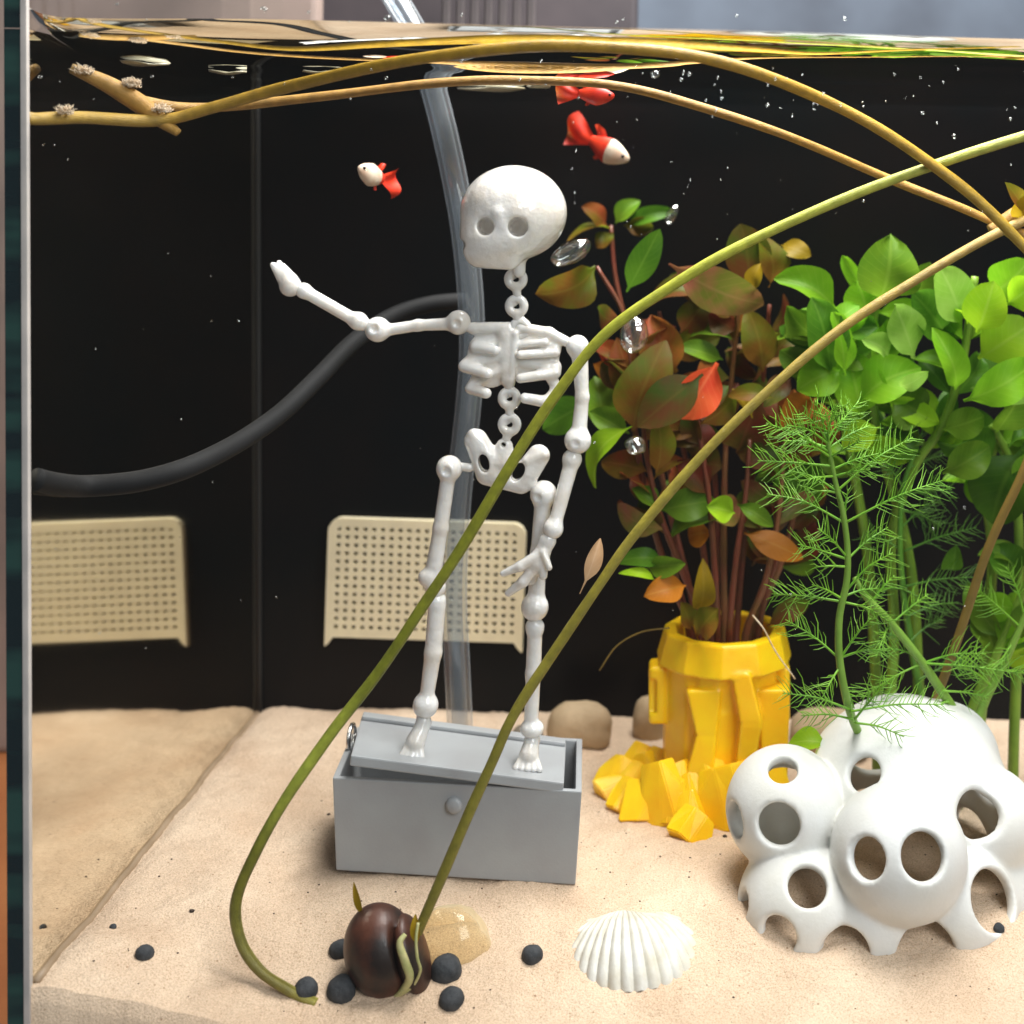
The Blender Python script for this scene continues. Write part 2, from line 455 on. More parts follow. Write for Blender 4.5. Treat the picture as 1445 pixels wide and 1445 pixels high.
def mk(name, verts, faces, mat, parent=None, smooth_=True, label=None, cat=None, group=None, kind=None,
       uvs=None, fix=False, mats=None, fmat=None):
    me = bpy.data.meshes.new(name)
    va = np.asarray([tuple(v) for v in verts], dtype=float) if not isinstance(verts, np.ndarray) else verts
    c = (va.min(0) + va.max(0)) / 2
    if parent is None:
        c[2] = va[:, 2].min()
    me.from_pydata((va - c).tolist(), [], [tuple(int(i) for i in f) for f in faces])
    if fix:
        bm = bmesh.new(); bm.from_mesh(me)
        bmesh.ops.recalc_face_normals(bm, faces=bm.faces)
        bm.to_mesh(me); bm.free()
    for mm in (mats or [mat]):
        me.materials.append(mm)
    if fmat is not None:
        me.polygons.foreach_set('material_index', fmat)
    me.polygons.foreach_set('use_smooth', [smooth_] * len(me.polygons))
    if uvs is not None:
        ul = me.uv_layers.new(name='UVMap')
        li = np.zeros(len(me.loops), dtype=np.int32)
        me.loops.foreach_get('vertex_index', li)
        ul.data.foreach_set('uv', np.asarray(uvs, dtype=np.float32)[li].ravel())
    me.update()
    o = bpy.data.objects.new(name, me)
    COL.objects.link(o)
    o.location = c
    if parent is not None:
        o.parent = parent
        off = Vector(parent.location)
        pp = parent.parent
        while pp is not None:
            pp = pp.parent
        # parents only carry a translation
        wl = Vector((0, 0, 0)); q = parent
        if '_w' in q:
            wl = Vector(q['_w'])
        else:
            wl = off
        o.location = Vector(c) - wl
        o['_w'] = tuple(c)
    else:
        o['_w'] = tuple(c)
    for k, v in (('label', label), ('category', cat), ('group', group), ('kind', kind)):
        if v:
            o[k] = v
    return o


def catmull(pts, n=10):
    pts = [Vector(p) for p in pts]
    if len(pts) < 3:
        return [pts[0].lerp(pts[-1], i / n) for i in range(n + 1)]
    e = [pts[0] * 2 - pts[1]] + pts + [pts[-1] * 2 - pts[-2]]
    out = []
    for i in range(1, len(e) - 2):
        p0, p1, p2, p3 = e[i - 1], e[i], e[i + 1], e[i + 2]
        for k in range(n):
            t = k / n
            out.append(0.5 * ((2 * p1) + (p2 - p0) * t + (2 * p0 - 5 * p1 + 4 * p2 - p3) * t * t
                              + (3 * p1 - p0 - 3 * p2 + p3) * t ** 3))
    out.append(e[-2])
    return out


def tube(path, rad, seg=10, cap=True):
    n = len(path)
    if not callable(rad):
        r0 = rad
        rad = (lambda t: r0)
    vs, fs, uv = [], [], []
    t0 = (path[1] - path[0]).normalized()
    up = Vector((0, 0, 1)) if abs(t0.z) < 0.9 else Vector((1, 0, 0))
    nrm = (up - t0 * up.dot(t0)).normalized()
    for i, p in enumerate(path):
        t = (path[min(i + 1, n - 1)] - path[max(i - 1, 0)])
        t = t.normalized() if t.length > 1e-12 else t0
        nrm = (nrm - t * nrm.dot(t))
        nrm = nrm.normalized() if nrm.length > 1e-9 else t.orthogonal().normalized()
        b = t.cross(nrm)
        r = rad(i / (n - 1))
        for k in range(seg):
            a = 2 * math.pi * k / seg
            vs.append(p + (nrm * math.cos(a) + b * math.sin(a)) * r)
            uv.append((k / seg, i / (n - 1)))
    for i in range(n - 1):
        for k in range(seg):
            k2 = (k + 1) % seg
            fs.append((i * seg + k, i * seg + k2, (i + 1) * seg + k2, (i + 1) * seg + k))
    if cap:
        fs.append(tuple(range(seg - 1, -1, -1)))
        fs.append(tuple((n - 1) * seg + k for k in range(seg)))
    return vs, fs, uv


def join(parts):
    vs, fs, uv = [], [], []
    for p in parts:
        o = len(vs)
        vs += list(p[0]); fs += [tuple(i + o for i in f) for f in p[1]]
        uv += list(p[2]) if len(p) > 2 and p[2] is not None else [(0, 0)] * len(p[0])
    return vs, fs, uv


def boxv(x0, x1, y0, y1, z0, z1):
    v = [(x, y, z) for z in (z0, z1) for y in (y0, y1) for x in (x0, x1)]
    f = [(0, 2, 3, 1), (4, 5, 7, 6), (0, 1, 5, 4), (2, 6, 7, 3), (0, 4, 6, 2), (1, 3, 7, 5)]
    return v, f


def bevel_box(x0, x1, y0, y1, z0, z1, w, seg=2):
    v, f = boxv(x0, x1, y0, y1, z0, z1)
    return bevel_mesh(v, f, w, seg)


def bevel_mesh(v, f, w, seg=2):
    bm = bmesh.new()
    bv = [bm.verts.new(p) for p in v]
    for q in f:
        bm.faces.new([bv[i] for i in q])
    bmesh.ops.recalc_face_normals(bm, faces=bm.faces)
    bmesh.ops.bevel(bm, geom=list(bm.edges), offset=w, segments=seg, affect='EDGES', profile=0.6)
    bm.verts.index_update()
    vs = [tuple(p.co) for p in bm.verts]
    fs = [tuple(p.index for p in q.verts) for q in bm.faces]
    bm.free()
    return vs, fs


# ---- signed distance shapes meshed with surface nets
def surface_nets(val, lo, h):
    ins = val < 0
    nx, ny, nz = val.shape
    cnt = np.zeros((nx - 1, ny - 1, nz - 1), np.int16)
    acc = np.zeros((nx - 1, ny - 1, nz - 1, 3), np.float32)
    for ax in range(3):
        sl0 = [slice(None)] * 3; sl1 = [slice(None)] * 3
        sl0[ax] = slice(0, -1); sl1[ax] = slice(1, None)
        a, b = val[tuple(sl0)], val[tuple(sl1)]
        cr = ins[tuple(sl0)] != ins[tuple(sl1)]
        t = np.where(cr, a / np.where(a == b, 1, a - b), 0)
        o1, o2 = [i for i in range(3) if i != ax]
        for d1 in (0, 1):
            for d2 in (0, 1):
                s = [slice(None)] * 3
                s[o1] = slice(d1, val.shape[o1] - 1 + d1)
                s[o2] = slice(d2, val.shape[o2] - 1 + d2)
                c = cr[tuple(s)]; tt = t[tuple(s)]
                cnt += c
                acc[..., ax] += np.where(c, tt, 0)
                acc[..., o1] += c * d1
                acc[..., o2] += c * d2
    act = cnt > 0
    idx = -np.ones(act.shape, np.int64)
    idx[act] = np.arange(act.sum())
    cell = np.argwhere(act)
    verts = (cell + acc[act] / cnt[act][:, None]) * np.asarray(h) + np.asarray(lo)
    faces = []
    for ax in range(3):
        o1, o2 = (ax + 1) % 3, (ax + 2) % 3
        sl0 = [slice(1, -1)] * 3; sl1 = [slice(1, -1)] * 3
        sl0[ax] = slice(0, -1); sl1[ax] = slice(1, None)
        A, B = ins[tuple(sl0)], ins[tuple(sl1)]
        e = np.argwhere(A != B)
        if not len(e):
            continue
        fl = A[A != B]
        base = e.copy(); base[:, o1] += 1; base[:, o2] += 1
        q = []
        for d1, d2 in ((-1, -1), (0, -1), (0, 0), (-1, 0)):
            c = base.copy(); c[:, o1] += d1; c[:, o2] += d2
            q.append(idx[c[:, 0], c[:, 1], c[:, 2]])
        q = np.stack(q, 1)
        q[~fl] = q[~fl][:, ::-1]
        faces.append(q)
    faces = np.concatenate(faces)
    return verts, faces


def sdf_mesh(f, lo, hi, h):
    lo = np.asarray(lo, float); hi = np.asarray(hi, float)
    n = np.maximum(((hi - lo) / h).astype(int) + 2, 4)
    g = [(lo[i] + h * np.arange(n[i])).astype(np.float32) for i in range(3)]
    U, V, Wd = np.meshgrid(*g, indexing='ij')
    return surface_nets(f(U, V, Wd).astype(np.float32), lo, h)


def s_sph(p, c, r):
    return np.sqrt((p[0] - c[0]) ** 2 + (p[1] - c[1]) ** 2 + (p[2] - c[2]) ** 2) - r


def s_ell(p, c, r):
    k = np.sqrt(((p[0] - c[0]) / r[0]) ** 2 + ((p[1] - c[1]) / r[1]) ** 2 + ((p[2] - c[2]) / r[2]) ** 2)
    return (k - 1) * min(r)


def s_cap(p, a, b, ra, rb=None, fw=1.0):
    rb = ra if rb is None else rb
    a = np.array([a[0], a[1], (a[2] if len(a) > 2 else 0)], float)
    b = np.array([b[0], b[1], (b[2] if len(b) > 2 else 0)], float)
    d = b - a
    t = np.clip(((p[0] - a[0]) * d[0] + (p[1] - a[1]) * d[1] + (p[2] - a[2]) * d[2]) / max(d.dot(d), 1e-9), 0, 1)
    return np.sqrt((p[0] - a[0] - t * d[0]) ** 2 + (p[1] - a[1] - t * d[1]) ** 2
                   + ((p[2] - a[2] - t * d[2]) * fw) ** 2) - (ra + (rb - ra) * t)


def s_box(p, c, hf, r):
    q = [np.abs(p[i] - c[i]) - (hf[i] - r) for i in range(3)]
    o = np.sqrt(sum(np.maximum(x, 0) ** 2 for x in q))
    return o + np.minimum(np.maximum(np.maximum(q[0], q[1]), q[2]), 0) - r


def s_tor(p, c, Rr, r):
    q = np.sqrt((p[0] - c[0]) ** 2 + (p[1] - c[1]) ** 2) - Rr
    return np.sqrt(q * q + (p[2] - (c[2] if len(c) > 2 else 0)) ** 2) - r


def smin(k, *ds):
    d = ds[0]
    for e in ds[1:]:
        hh = np.clip(0.5 + 0.5 * (e - d) / k, 0, 1)
        d = e * (1 - hh) + d * hh - k * hh * (1 - hh)
    return d


def smax(k, a, b):
    return -smin(k, -a, -b)


def pix_part(name, f, box, h, Y0, mat, parent, **kw):
    """shape given in photo pixels (u right, v down, w towards the viewer) standing in the plane Y0"""
    v, q = sdf_mesh(lambda u, vv, w: f((u, vv, w)), (box[0], box[2], box[4]), (box[1], box[3], box[5]), h)
    s = S(Y0)
    o = P(0, 0, Y0); ex = P(1, 0, Y0) - o; ey = P(0, 1, Y0) - o
    wv = np.array(o)[None] + v[:, :1] * np.array(ex) + v[:, 1:2] * np.array(ey) + v[:, 2:3] * np.array((0, -1 / s, 0))
    return mk(name, wv, q[:, ::-1], mat, parent, **kw)


# ------------------------------------------------------------------ the setting: table, sand, water, walls
v, f = bevel_box(-0.60, 0.60, -0.02, 0.222, -0.065, -0.0345, 0.002)
mk('table_top', v, f, M['wood'], label='orange wooden table top under the glass tank', cat='table', smooth_=False)
mk('room_wall', *boxv(-0.9, 1.1, 0.40, 0.42, -0.3, 0.9), M['wall'], kind='structure', smooth_=False)

nx, ny = 470, 300
xs = np.linspace(0, 1, nx)
ys = np.linspace(0, 1, ny) ** 1.35 * YB
X0 = -0.1386
gx = X0 + xs * (XR - X0)
GX, GY = np.meshgrid(gx, ys, indexing='xy')
GZ = sandz(GX, GY) + 0.00035 * vnoise(GX / 0.0016, GY / 0.0016, 5) + 0.00022 * vnoise(GX / 0.0007, GY / 0.0007, 6)
GZ -= 0.0012 * np.exp(-((GX - X0) / 0.0035) ** 2)          # the sand dips against the left pane
verts = np.stack([GX, GY, GZ], -1).reshape(-1, 3)
ii = np.arange(nx * ny).reshape(ny, nx)
faces = np.stack([ii[:-1, :-1], ii[:-1, 1:], ii[1:, 1:], ii[1:, :-1]], -1).reshape(-1, 4).tolist()
base = len(verts)
loop = list(ii[0, :]) + list(ii[1:, -1]) + list(ii[-1, -2::-1]) + list(ii[-2:0, 0])
low = verts[loop].copy(); low[:, 2] = -0.0295
verts = np.concatenate([verts, low])
n = len(loop)
for k in range(n):
    k2 = (k + 1) % n
    faces.append((loop[k2], loop[k], base + k, base + k2))
mk('sand', verts, faces, M['sand'], kind='structure')

# water surface with meniscus and ripples, normals up into the air
nx, ny = 300, 260
wx = np.linspace(-0.1421, XR, nx)
wy = np.linspace(0, 1, ny) ** 1.7 * (YB - 0.0002) + 0.0002
WX, WY = np.meshgrid(wx, wy, indexing='xy')
WZ = ZW + 0.0065 * np.exp(-WY / 0.0085) + 0.0022 * np.exp(-(WX + 0.1421) / 0.0030) + 0.0012 * np.exp(-(YB - WY) / 0.002)
WZ += 0.0016 * vnoise(WX / 0.075, WY / 0.022, 11) + 0.0007 * vnoise(WX / 0.045 + 5, WY / 0.014, 12)
verts = np.stack([WX, WY, WZ], -1).reshape(-1, 3)
ii = np.arange(nx * ny).reshape(ny, nx)
faces = np.stack([ii[:-1, :-1], ii[:-1, 1:], ii[1:, 1:], ii[1:, :-1]], -1).reshape(-1, 4)
mk('water', verts, faces, M['water'], kind='structure')

# ------------------------------------------------------------------ aquarium glass
tank = empty('aquarium', (0.03, 0.08, -0.0345), 'clear rectangular glass tank filled with water over pale sand', 'aquarium')
tank['_w'] = tuple(tank.location)
zb = -0.0345
tk = 0.0050


def pane_leaning(z0, z1, fm_inner):
    v = []
    for z in (z0, z1):
        for y in (0.0, 0.222):
            for x in (xl(z) - tk, xl(z)):
                v.append((x, y, z))
    return v


v1 = pane_leaning(zb, ZW + 0.0040, 0)
f1 = [(0, 2, 3, 1), (0, 1, 5, 4), (2, 6, 7, 3), (0, 4, 6, 2), (1, 3, 7, 5), (4, 5, 7, 6)]
mk('side_pane', v1, f1, None, tank, False, mats=[M['pane'], M['edge'], M['side_inner']], fmat=[1, 1, 1, 0, 2, 0], fix=False)
# inner face must point to the air outside: flip it
me = tank.children[0].data if tank.children else [o for o in bpy.data.objects if o.name == 'side_pane'][0].data
bm = bmesh.new(); bm.from_mesh(me); bm.faces.ensure_lookup_table()
for fc in bm.faces:
    if fc.material_index == 2:
        c = fc.normal
        if c.x > 0:
            fc.normal_flip()
bm.to_mesh(me); bm.free()
v2 = pane_leaning(ZW + 0.0042, ZT, 0)
mk('side_pane_rim', v2, f1, None, tank, False, mats=[M['pane'], M['edge'], M['pane']], fmat=[0, 1, 1, 0, 0, 1])
mk('front_pane', *boxv(xl(0.1) - tk - 0.0012, XR + 0.004, -0.0052, -0.0008, zb, ZT), M['pane'], tank, False)
mk('side_pane', *boxv(XR + 0.0005, XR + 0.0045, 0.0, 0.222, zb, ZT), M['pane'], tank, False)
mk('bottom_pane', *boxv(-0.1378, XR, 0.0, 0.222, zb + 0.0004, -0.0302), M['edge'], tank, False)
# silicone: polished front joint and the dark back corner
vs = []
for z in (zb, ZT):
    for x, y in ((xl(z) - 0.0012, -0.0006), (xl(z) + 0.0001, -0.0006), (xl(z) + 0.0001, 0.0008), (xl(z) - 0.0012, -0.0002)):
        vs.append((x, y, z))
mk('silicone_joint', vs, [(0, 1, 5, 4), (1, 2, 6, 5), (2, 3, 7, 6), (3, 0, 4, 7), (3, 2, 1, 0), (4, 5, 6, 7)], M['silicone'], tank, False)
pth = [Vector((xl(z) + 0.0006, YB - 0.0008, z)) for z in np.linspace(-0.012, ZT - 0.05, 12)]
mk('silicone_seam', *tube(pth, 0.0009, 8)[:2], M['seam'], tank)
pth = [Vector((xl(0) + 0.0002, y, float(sandz(-0.138, y)) - 0.0012)) for y in np.linspace(0.002, YB - 0.002, 40)]
mk('corner_bead', *tube(pth, 0.0011, 8)[:2], M['corner'], tank)

# black partition at the back with the toothed overflow
part = empty('back_partition', (0.03, 0.162, -0.0295), 'black plastic partition wall closing the back of the tank', 'partition')
part['_w'] = tuple(part.location)
v, f = boxv(-0.1385, XR, YB, YB + 0.004, -0.0295, 0.2145)
v = [((xl(z) + 0.0002) if x < 0 else x, y, z) for x, y, z in v]
mk('wall_panel', v, f, M['black'], part, False)
for k in range(7):
    px = 628 + k * 20
    a, b = P(px - 6, 40, YB), P(px + 6, 40, YB)
    v, f = bevel_box(a.x, b.x, YB + 0.0006, YB + 0.0034, 0.2148, 0.246, 0.0005, 1)
    mk('tooth', v, f, M['comb'], part, False)
a, b = P(612, 0, YB), P(762, 0, YB)
mk('tooth_rail', *boxv(a.x, b.x, YB, YB + 0.004, 0.2462, 0.256), M['comb'], part, False)

a, b = P(-220, 20, 0.19), P(447, 20, 0.19)
v, f = bevel_box(a.x, b.x, 0.19, 0.2, -0.0343, 0.30, 0.002)
mk('beige_board', v, f, M['beige'], smooth_=False, label='beige board standing behind the left end of the tank', cat='board')
a, b = P(449, 20, 0.215), P(900, 20, 0.215)
v, f = bevel_box(a.x, b.x, 0.206, 0.22, -0.0343, 0.31, 0.002)
mk('dark_board', v, f, M['mauve'], smooth_=False, label='dark mauve board standing behind the toothed overflow', cat='board')


# ------------------------------------------------------------------ cream intake grille on the partition
def grille():
    Y1 = YB - 0.0035
    nxh, nyh = 21, 13
    lo, hi = P(462, 735, Y1), P(738, 908, Y1)
    w, hgt = hi.x - lo.x, lo.z - hi.z
    cx, cz = (lo.x + hi.x) / 2, (lo.z + hi.z) / 2 + 0.0005
    bw = 0.0021                                       # plain border
    pit_x = (w - 2 * bw) / nxh
    pit_z = (hgt - 2 * bw) / nyh
    hx, hz = pit_x * 0.235, pit_z * 0.235
    bm = bmesh.new()
    xs_ = [-w / 2]
    for i in range(nxh):
        c = -w / 2 + bw + pit_x * (i + 0.5)
        xs_ += [c - hx, c + hx]
    xs_.append(w / 2)
    zs_ = [-hgt / 2]
    for j in range(nyh):
        c = -hgt / 2 + bw + pit_z * (j + 0.5)
        zs_ += [c - hz, c + hz]
    zs_.append(hgt / 2)
    rc = 0.0042

    def pt(x, z):                                     # rounded upper corners
        if z > hgt / 2 - rc and abs(x) > w / 2 - rc:
            sx = math.copysign(1, x)
            ox, oz = abs(x) - (w / 2 - rc), z - (hgt / 2 - rc)
            m_ = max(ox, oz); l_ = math.hypot(ox, oz)
            if l_ > 1e-9:
                ox, oz = ox * m_ / l_, oz * m_ / l_
            return sx * (w / 2 - rc + ox), hgt / 2 - rc + oz
        return x, z
    grid = [[bm.verts.new((pt(x, z)[0], 0, pt(x, z)[1])) for z in zs_] for x in xs_]
    for i in range(len(xs_) - 1):
        for j in range(len(zs_) - 1):
            if i % 2 == 1 and j % 2 == 1:
                continue
            bm.faces.new((grid[i][j], grid[i + 1][j], grid[i + 1][j + 1], grid[i][j + 1]))
    for sx in (-1, 1):                                # hooked lower corners
        x0, x1 = sx * w / 2, sx * (w / 2 - 0.0028)
        vv = [bm.verts.new(p) for p in ((x0, 0, -hgt / 2), (x1, 0, -hgt / 2), (sx * (w / 2 - 0.0012), 0, -hgt / 2 - 0.0022), (x0, 0, -hgt / 2 - 0.0032))]
        bm.faces.new(vv if sx < 0 else vv[::-1])
    bmesh.ops.recalc_face_normals(bm, faces=bm.faces)
    g = bmesh.ops.extrude_face_region(bm, geom=list(bm.faces))
    for e in g['geom']:
        if isinstance(e, bmesh.types.BMVert):
            e.co.y += 0.0030
    bmesh.ops.recalc_face_normals(bm, faces=bm.faces)
    rot = Matrix.Rotation(R(0.9), 4, 'Y')
    vs = [tuple(Vector((cx, Y1, cz)) + rot @ q.co) for q in bm.verts]
    bm.verts.index_update()
    fs = [tuple(q.index for q in fc.verts) for fc in bm.faces]
    bm.free()
    mk('intake_grille', vs, fs, M['cream'], smooth_=False, label='cream plastic grille with rows of small square holes on the black wall', cat='grille')


grille()

# ------------------------------------------------------------------ clear tube, and a hose standing for a reflection
pp = [P(545, -25, 0.108), P(562, 5, 0.107), P(590, 55, 0.106), P(604, 100, 0.105), P(622, 165, 0.104), P(641, 250, 0.102), P(655, 330, 0.101), P(664, 420, 0.1),
      P(666, 500, 0.1), P(660, 580, 0.1), P(650, 670, 0.1), P(643, 760, 0.1), P(641, 850, 0.1), P(645, 940, 0.1), P(650, 1040, 0.1), P(654, 1120, 0.1)]
path = catmull(pp, 8)
path[-1].z = max(path[-1].z, -0.008)
rt = 18.0 / S(0.1)
vs, fs, _ = join([tube(path, rt, 24), tube(path, rt * .62, 20)])
mk('air_tube', vs, fs, M['tube'], label='clear plastic tube rising from the sand behind the toy to the surface', cat='tube')
hp = [P(48, 676, .0035), P(80, 683, .012), P(120, 686, .022), P(190, 680, .026), P(250, 665, .031), P(300, 644, .040), P(350, 616, .053), P(400, 580, .064), P(450, 532, .077),
      P(500, 482, .091), P(552, 447, .104), P(604, 430, .113), P(656, 424, .1225)]
path = catmull(hp, 8)
mk('reflected_hose', *tube(path, lambda t: 0.0025, 16)[:2], M['hose'], label='dark grey hose shape added for a glass reflection, curving from behind the clear tube to the left glass edge', cat='hose')  # reflection in the front glass, built as a solid hose


# ------------------------------------------------------------------ grey box with a tilted lid
def frame(bl, br):
    ex = (br - bl); ex.z = 0
    w = ex.length
    ex.normalize()
    return ex, Vector((-ex.y, ex.x, 0)), w


bl, br = G(474, 1236), G(812, 1250)
ex, ey, bwid = frame(bl.copy(), br.copy())
zb_ = P(474, 1228, bl.y).z
zt_ = P(468, 1096, bl.y).z
org = Vector((bl.x, bl.y, 0))
ey = (ey + ex * -0.16)
dep = 0.031


def B(x, y, z):
    return org + ex * x + ey * y + Vector((0, 0, z))


boxo = empty('grey_box', B(bwid / 2, dep / 2, zb_), 'open grey plastic box with a round knob on its front, standing on sand', 'box')
boxo['_w'] = tuple(boxo.location)
t_ = 0.0016
dr = 0.0012


def ring_box():
    o_b = [(0, 0), (bwid, 0), (bwid, dep), (0, dep)]
    o_t = [(-dr, -dr * .6), (bwid + dr, -dr * .6), (bwid + dr, dep + dr), (-dr, dep + dr)]
    i_t = [(-dr + t_, -dr * .6 + t_), (bwid + dr - t_, -dr * .6 + t_), (bwid + dr - t_, dep + dr - t_), (-dr + t_, dep + dr - t_)]
    i_b = [(t_, t_), (bwid - t_, t_), (bwid - t_, dep - t_), (t_, dep - t_)]
    vs = [B(x, y, zb_) for x, y in o_b] + [B(x, y, zt_) for x, y in o_t] + [B(x, y, zt_) for x, y in i_t] + [B(x, y, zb_ + 0.002) for x, y in i_b]
    fs = [(3, 2, 1, 0)]
    for k in range(4):
        k2 = (k + 1) % 4
        fs += [(k, k2, 4 + k2, 4 + k), (4 + k, 4 + k2, 8 + k2, 8 + k), (8 + k, 8 + k2, 12 + k2, 12 + k)]
    fs.append((12, 13, 14, 15))
    return vs, fs


v, f = ring_box()
v, f = bevel_mesh(v, f, 0.00035, 2)
box_body = mk('body', v, f, M['greybox'], boxo, False)
v, f = boxv(0.003, bwid - 0.003, 0.003, dep - 0.003, float(sandz(org.x, org.y)) - 0.006, zb_ - 0.0001)
mk('foot_rim', [B(*p) for p in v], f, M['greybox'], boxo, False)
kx = P(644, 1128, bl.y).x - bl.x
kz = P(644, 1128, bl.y).z
kn = []
for r_, y_ in ((0.0, -0.0017), (0.0013, -0.0016), (0.0019, -0.0013), (0.0021, -0.0008), (0.0021, 0.0003)):
    kn.append((r_, y_))
vs, fs = [], []
for r_, y_ in kn:
    for k in range(20):
        a = 2 * math.pi * k / 20
        vs.append(B(kx + r_ * math.cos(a), y_ - 0.0002, kz + r_ * math.sin(a)))
for i in range(len(kn) - 1):
    for k in range(20):
        k2 = (k + 1) % 20
        fs.append((i * 20 + k, i * 20 + k2, (i + 1) * 20 + k2, (i + 1) * 20 + k))
mk('knob', vs, fs, M['greybox'], box_body, fix=True)
# small steel ring hanging at the left back edge
c = P(496, 1042, bl.y + 0.020)
vs, fs, _ = tube([c + Vector((0, 0.0035 * math.cos(a), 0.0035 * math.sin(a))) for a in np.linspace(0, 2 * math.pi, 24)], 0.0006, 8)
mk('wire_ring', vs, fs, M['steel'], box_body)

# lid: its left end props on the rim, its right end has sunk into the box
LB, RB, RF, LF = P(511, 1009, 0.0735), P(799, 1047, 0.0735), P(796, 1105, 0.0460), P(495, 1066, 0.0460)
lid = empty('box_lid', (LF + RB) / 2, 'grey lid lying tilted across the open grey box under the skeleton feet', 'lid')
lid['_w'] = tuple(lid.location)
nrm = (RF - LF).cross(LB - LF).normalized()
if nrm.z < 0:
    nrm = -nrm
th = 0.0026


def slab(q, h0, h1):
    vs = [p + nrm * h0 for p in q] + [p + nrm * h1 for p in q]
    return vs, [(3, 2, 1, 0), (4, 5, 6, 7), (0, 1, 5, 4), (1, 2, 6, 5), (2, 3, 7, 6), (3, 0, 4, 7)]


def lq(u, w):
    a = LF.lerp(RF, u); b = LB.lerp(RB, u)
    return a.lerp(b, w)


v, f = slab([lq(0, 0), lq(1, 0), lq(1, 1), lq(0, 1)], -th, 0.0)
lid_panel = mk('panel', *bevel_mesh(v, f, 0.0004, 2), M['greybox'], lid, False)
v, f = slab([lq(0.004, 0.86), lq(0.996, 0.86), lq(0.996, 0.995), lq(0.004, 0.995)], 0.00001, 0.0011)
mk('raised_edge', *bevel_mesh(v, f, 0.0004, 2), M['greybox'], lid_panel, False)

# ------------------------------------------------------------------ toy skeleton
YS = 0.0555
sk = empty('toy_skeleton', P(668, 1075, YS), 'white plastic toy skeleton standing on the box lid with one arm stretched out', 'skeleton')
sk['_w'] = tuple(sk.location)


def bone(name, fn, box, h=1.7, **kw):
    return pix_part(name, fn, box, h, YS, M['bone'], sk, **kw)


def skull(p):
    cr = s_ell(p, (725, 300, 0), (75, 67, 70))
    fa = s_ell(p, (700, 338, 22), (46, 36, 44))
    jaw = s_cap(p, (682, 356, 34), (722, 362, 30), 20, 17)
    d = smin(18, cr, fa)
    d = smin(9, d, jaw)
    d = smin(6, d, s_cap(p, (733, 362, 4), (733, 383, 4), 10, 9))
    brow = s_cap(p, (712, 300, 64), (716, 316, 62), 7, 6)
    d = smin(8, d, brow)
    d = smax(3, d, -s_cap(p, (694, 318, 36), (693, 317, 96), 11, 14))
    d = smax(3, d, -s_cap(p, (738, 319, 36), (739, 318, 96), 12, 15))
    d = smax(3, d, -s_cap(p, (646, 346, 10), (661, 343, 60), 9, 6))
    d = smax(3, d, -s_cap(p, (680, 347, 80), (682, 352, 80), 7, 6))
    d = smax(2.5, d, -s_cap(p, (694, 386, 40), (718, 372, 66), 6, 4))
    d = smax(2.5, d, -s_cap(p, (668, 352, 60), (672, 362, 62), 4, 3))
    return d


bone('skull', skull, (640, 810, 225, 395, -80, 84), 2.0)


def vert_ring(c, nxt, Rr=10.5, r=6.3):
    def fn(p):
        d = smin(3, s_tor(p, (*c, 0), Rr, r), s_cap(p, (c[0], c[1] + Rr), nxt, 6, 6))
        d = smin(2.5, d, s_cap(p, (c[0] - 3, c[1] - 4, -2), (c[0] + 1, c[1] - 16, -2), 4.5, 5))
        return d
    return fn


for nm, c, nx_ in (('neck_vertebra', (728, 394), (730, 416)), ('neck_vertebra', (729, 432), (731, 452)), ('neck_vertebra', (734, 464), (730, 478)),
                   ('lumbar_vertebra', (719, 562), (719, 584)), ('lumbar_vertebra', (719, 599), (714, 620))):
    bone(nm, vert_ring(c, nx_), (c[0] - 26, c[0] + 26, c[1] - 28, c[1] + 34, -14, 14), 1.4)


def ribs(p):
    k = 4.5
    d = smin(6, s_cap(p, (714, 472), (717, 536), 13, 10, 1.3), s_cap(p, (728, 470, 6), (723, 536, 6), 5, 4),
             s_cap(p, (718, 536), (720, 556), 7, 5))
    for a, b, ra, rb in (
        ((718, 462), (672, 463), 8, 8), ((668, 464), (660, 461), 8, 7), ((735, 463), (775, 470), 8, 8), ((775, 470), (803, 484), 8, 7),
        ((714, 478, -4), (672, 489, -2), 8, 8), ((672, 490, 0), (700, 493, 12), 8, 7),
        ((712, 500, -2), (660, 513, -2), 9, 8), ((655, 517, 0), (690, 525, 14), 8.5, 8),
        ((710, 520, -2), (668, 541, -2), 8, 7), ((664, 548, 0), (688, 553, 13), 8, 7.5),
        ((732, 476, -3), (783, 489, -2), 8, 8), ((784, 497, 2), (736, 499, 13), 7, 6), ((735, 486, 4), (770, 482, 8), 5, 5),
        ((732, 510, -2), (784, 519, -2), 8, 8), ((784, 526, 2), (736, 532, 13), 8, 7),
        ((770, 520, -2), (784, 545, -2), 8, 8), ((784, 552, 0), (772, 566, 8), 8, 8), ((772, 566, 8), (742, 560, 12), 8.5, 7.5),
    ):
        d = smin(k, d, s_cap(p, a, b, ra, rb))
    d = smin(4, d, s_ell(p, (692, 506, -5), (34, 42, 6)), s_ell(p, (752, 500, -5), (38, 32, 6)))
    for c in ((708, 482, 14), (713, 512, 14)):
        d = smax(2, d, -s_sph(p, c, 5))
    return d


bone('ribcage', ribs, (640, 820, 444, 586, -20, 26), 1.5)


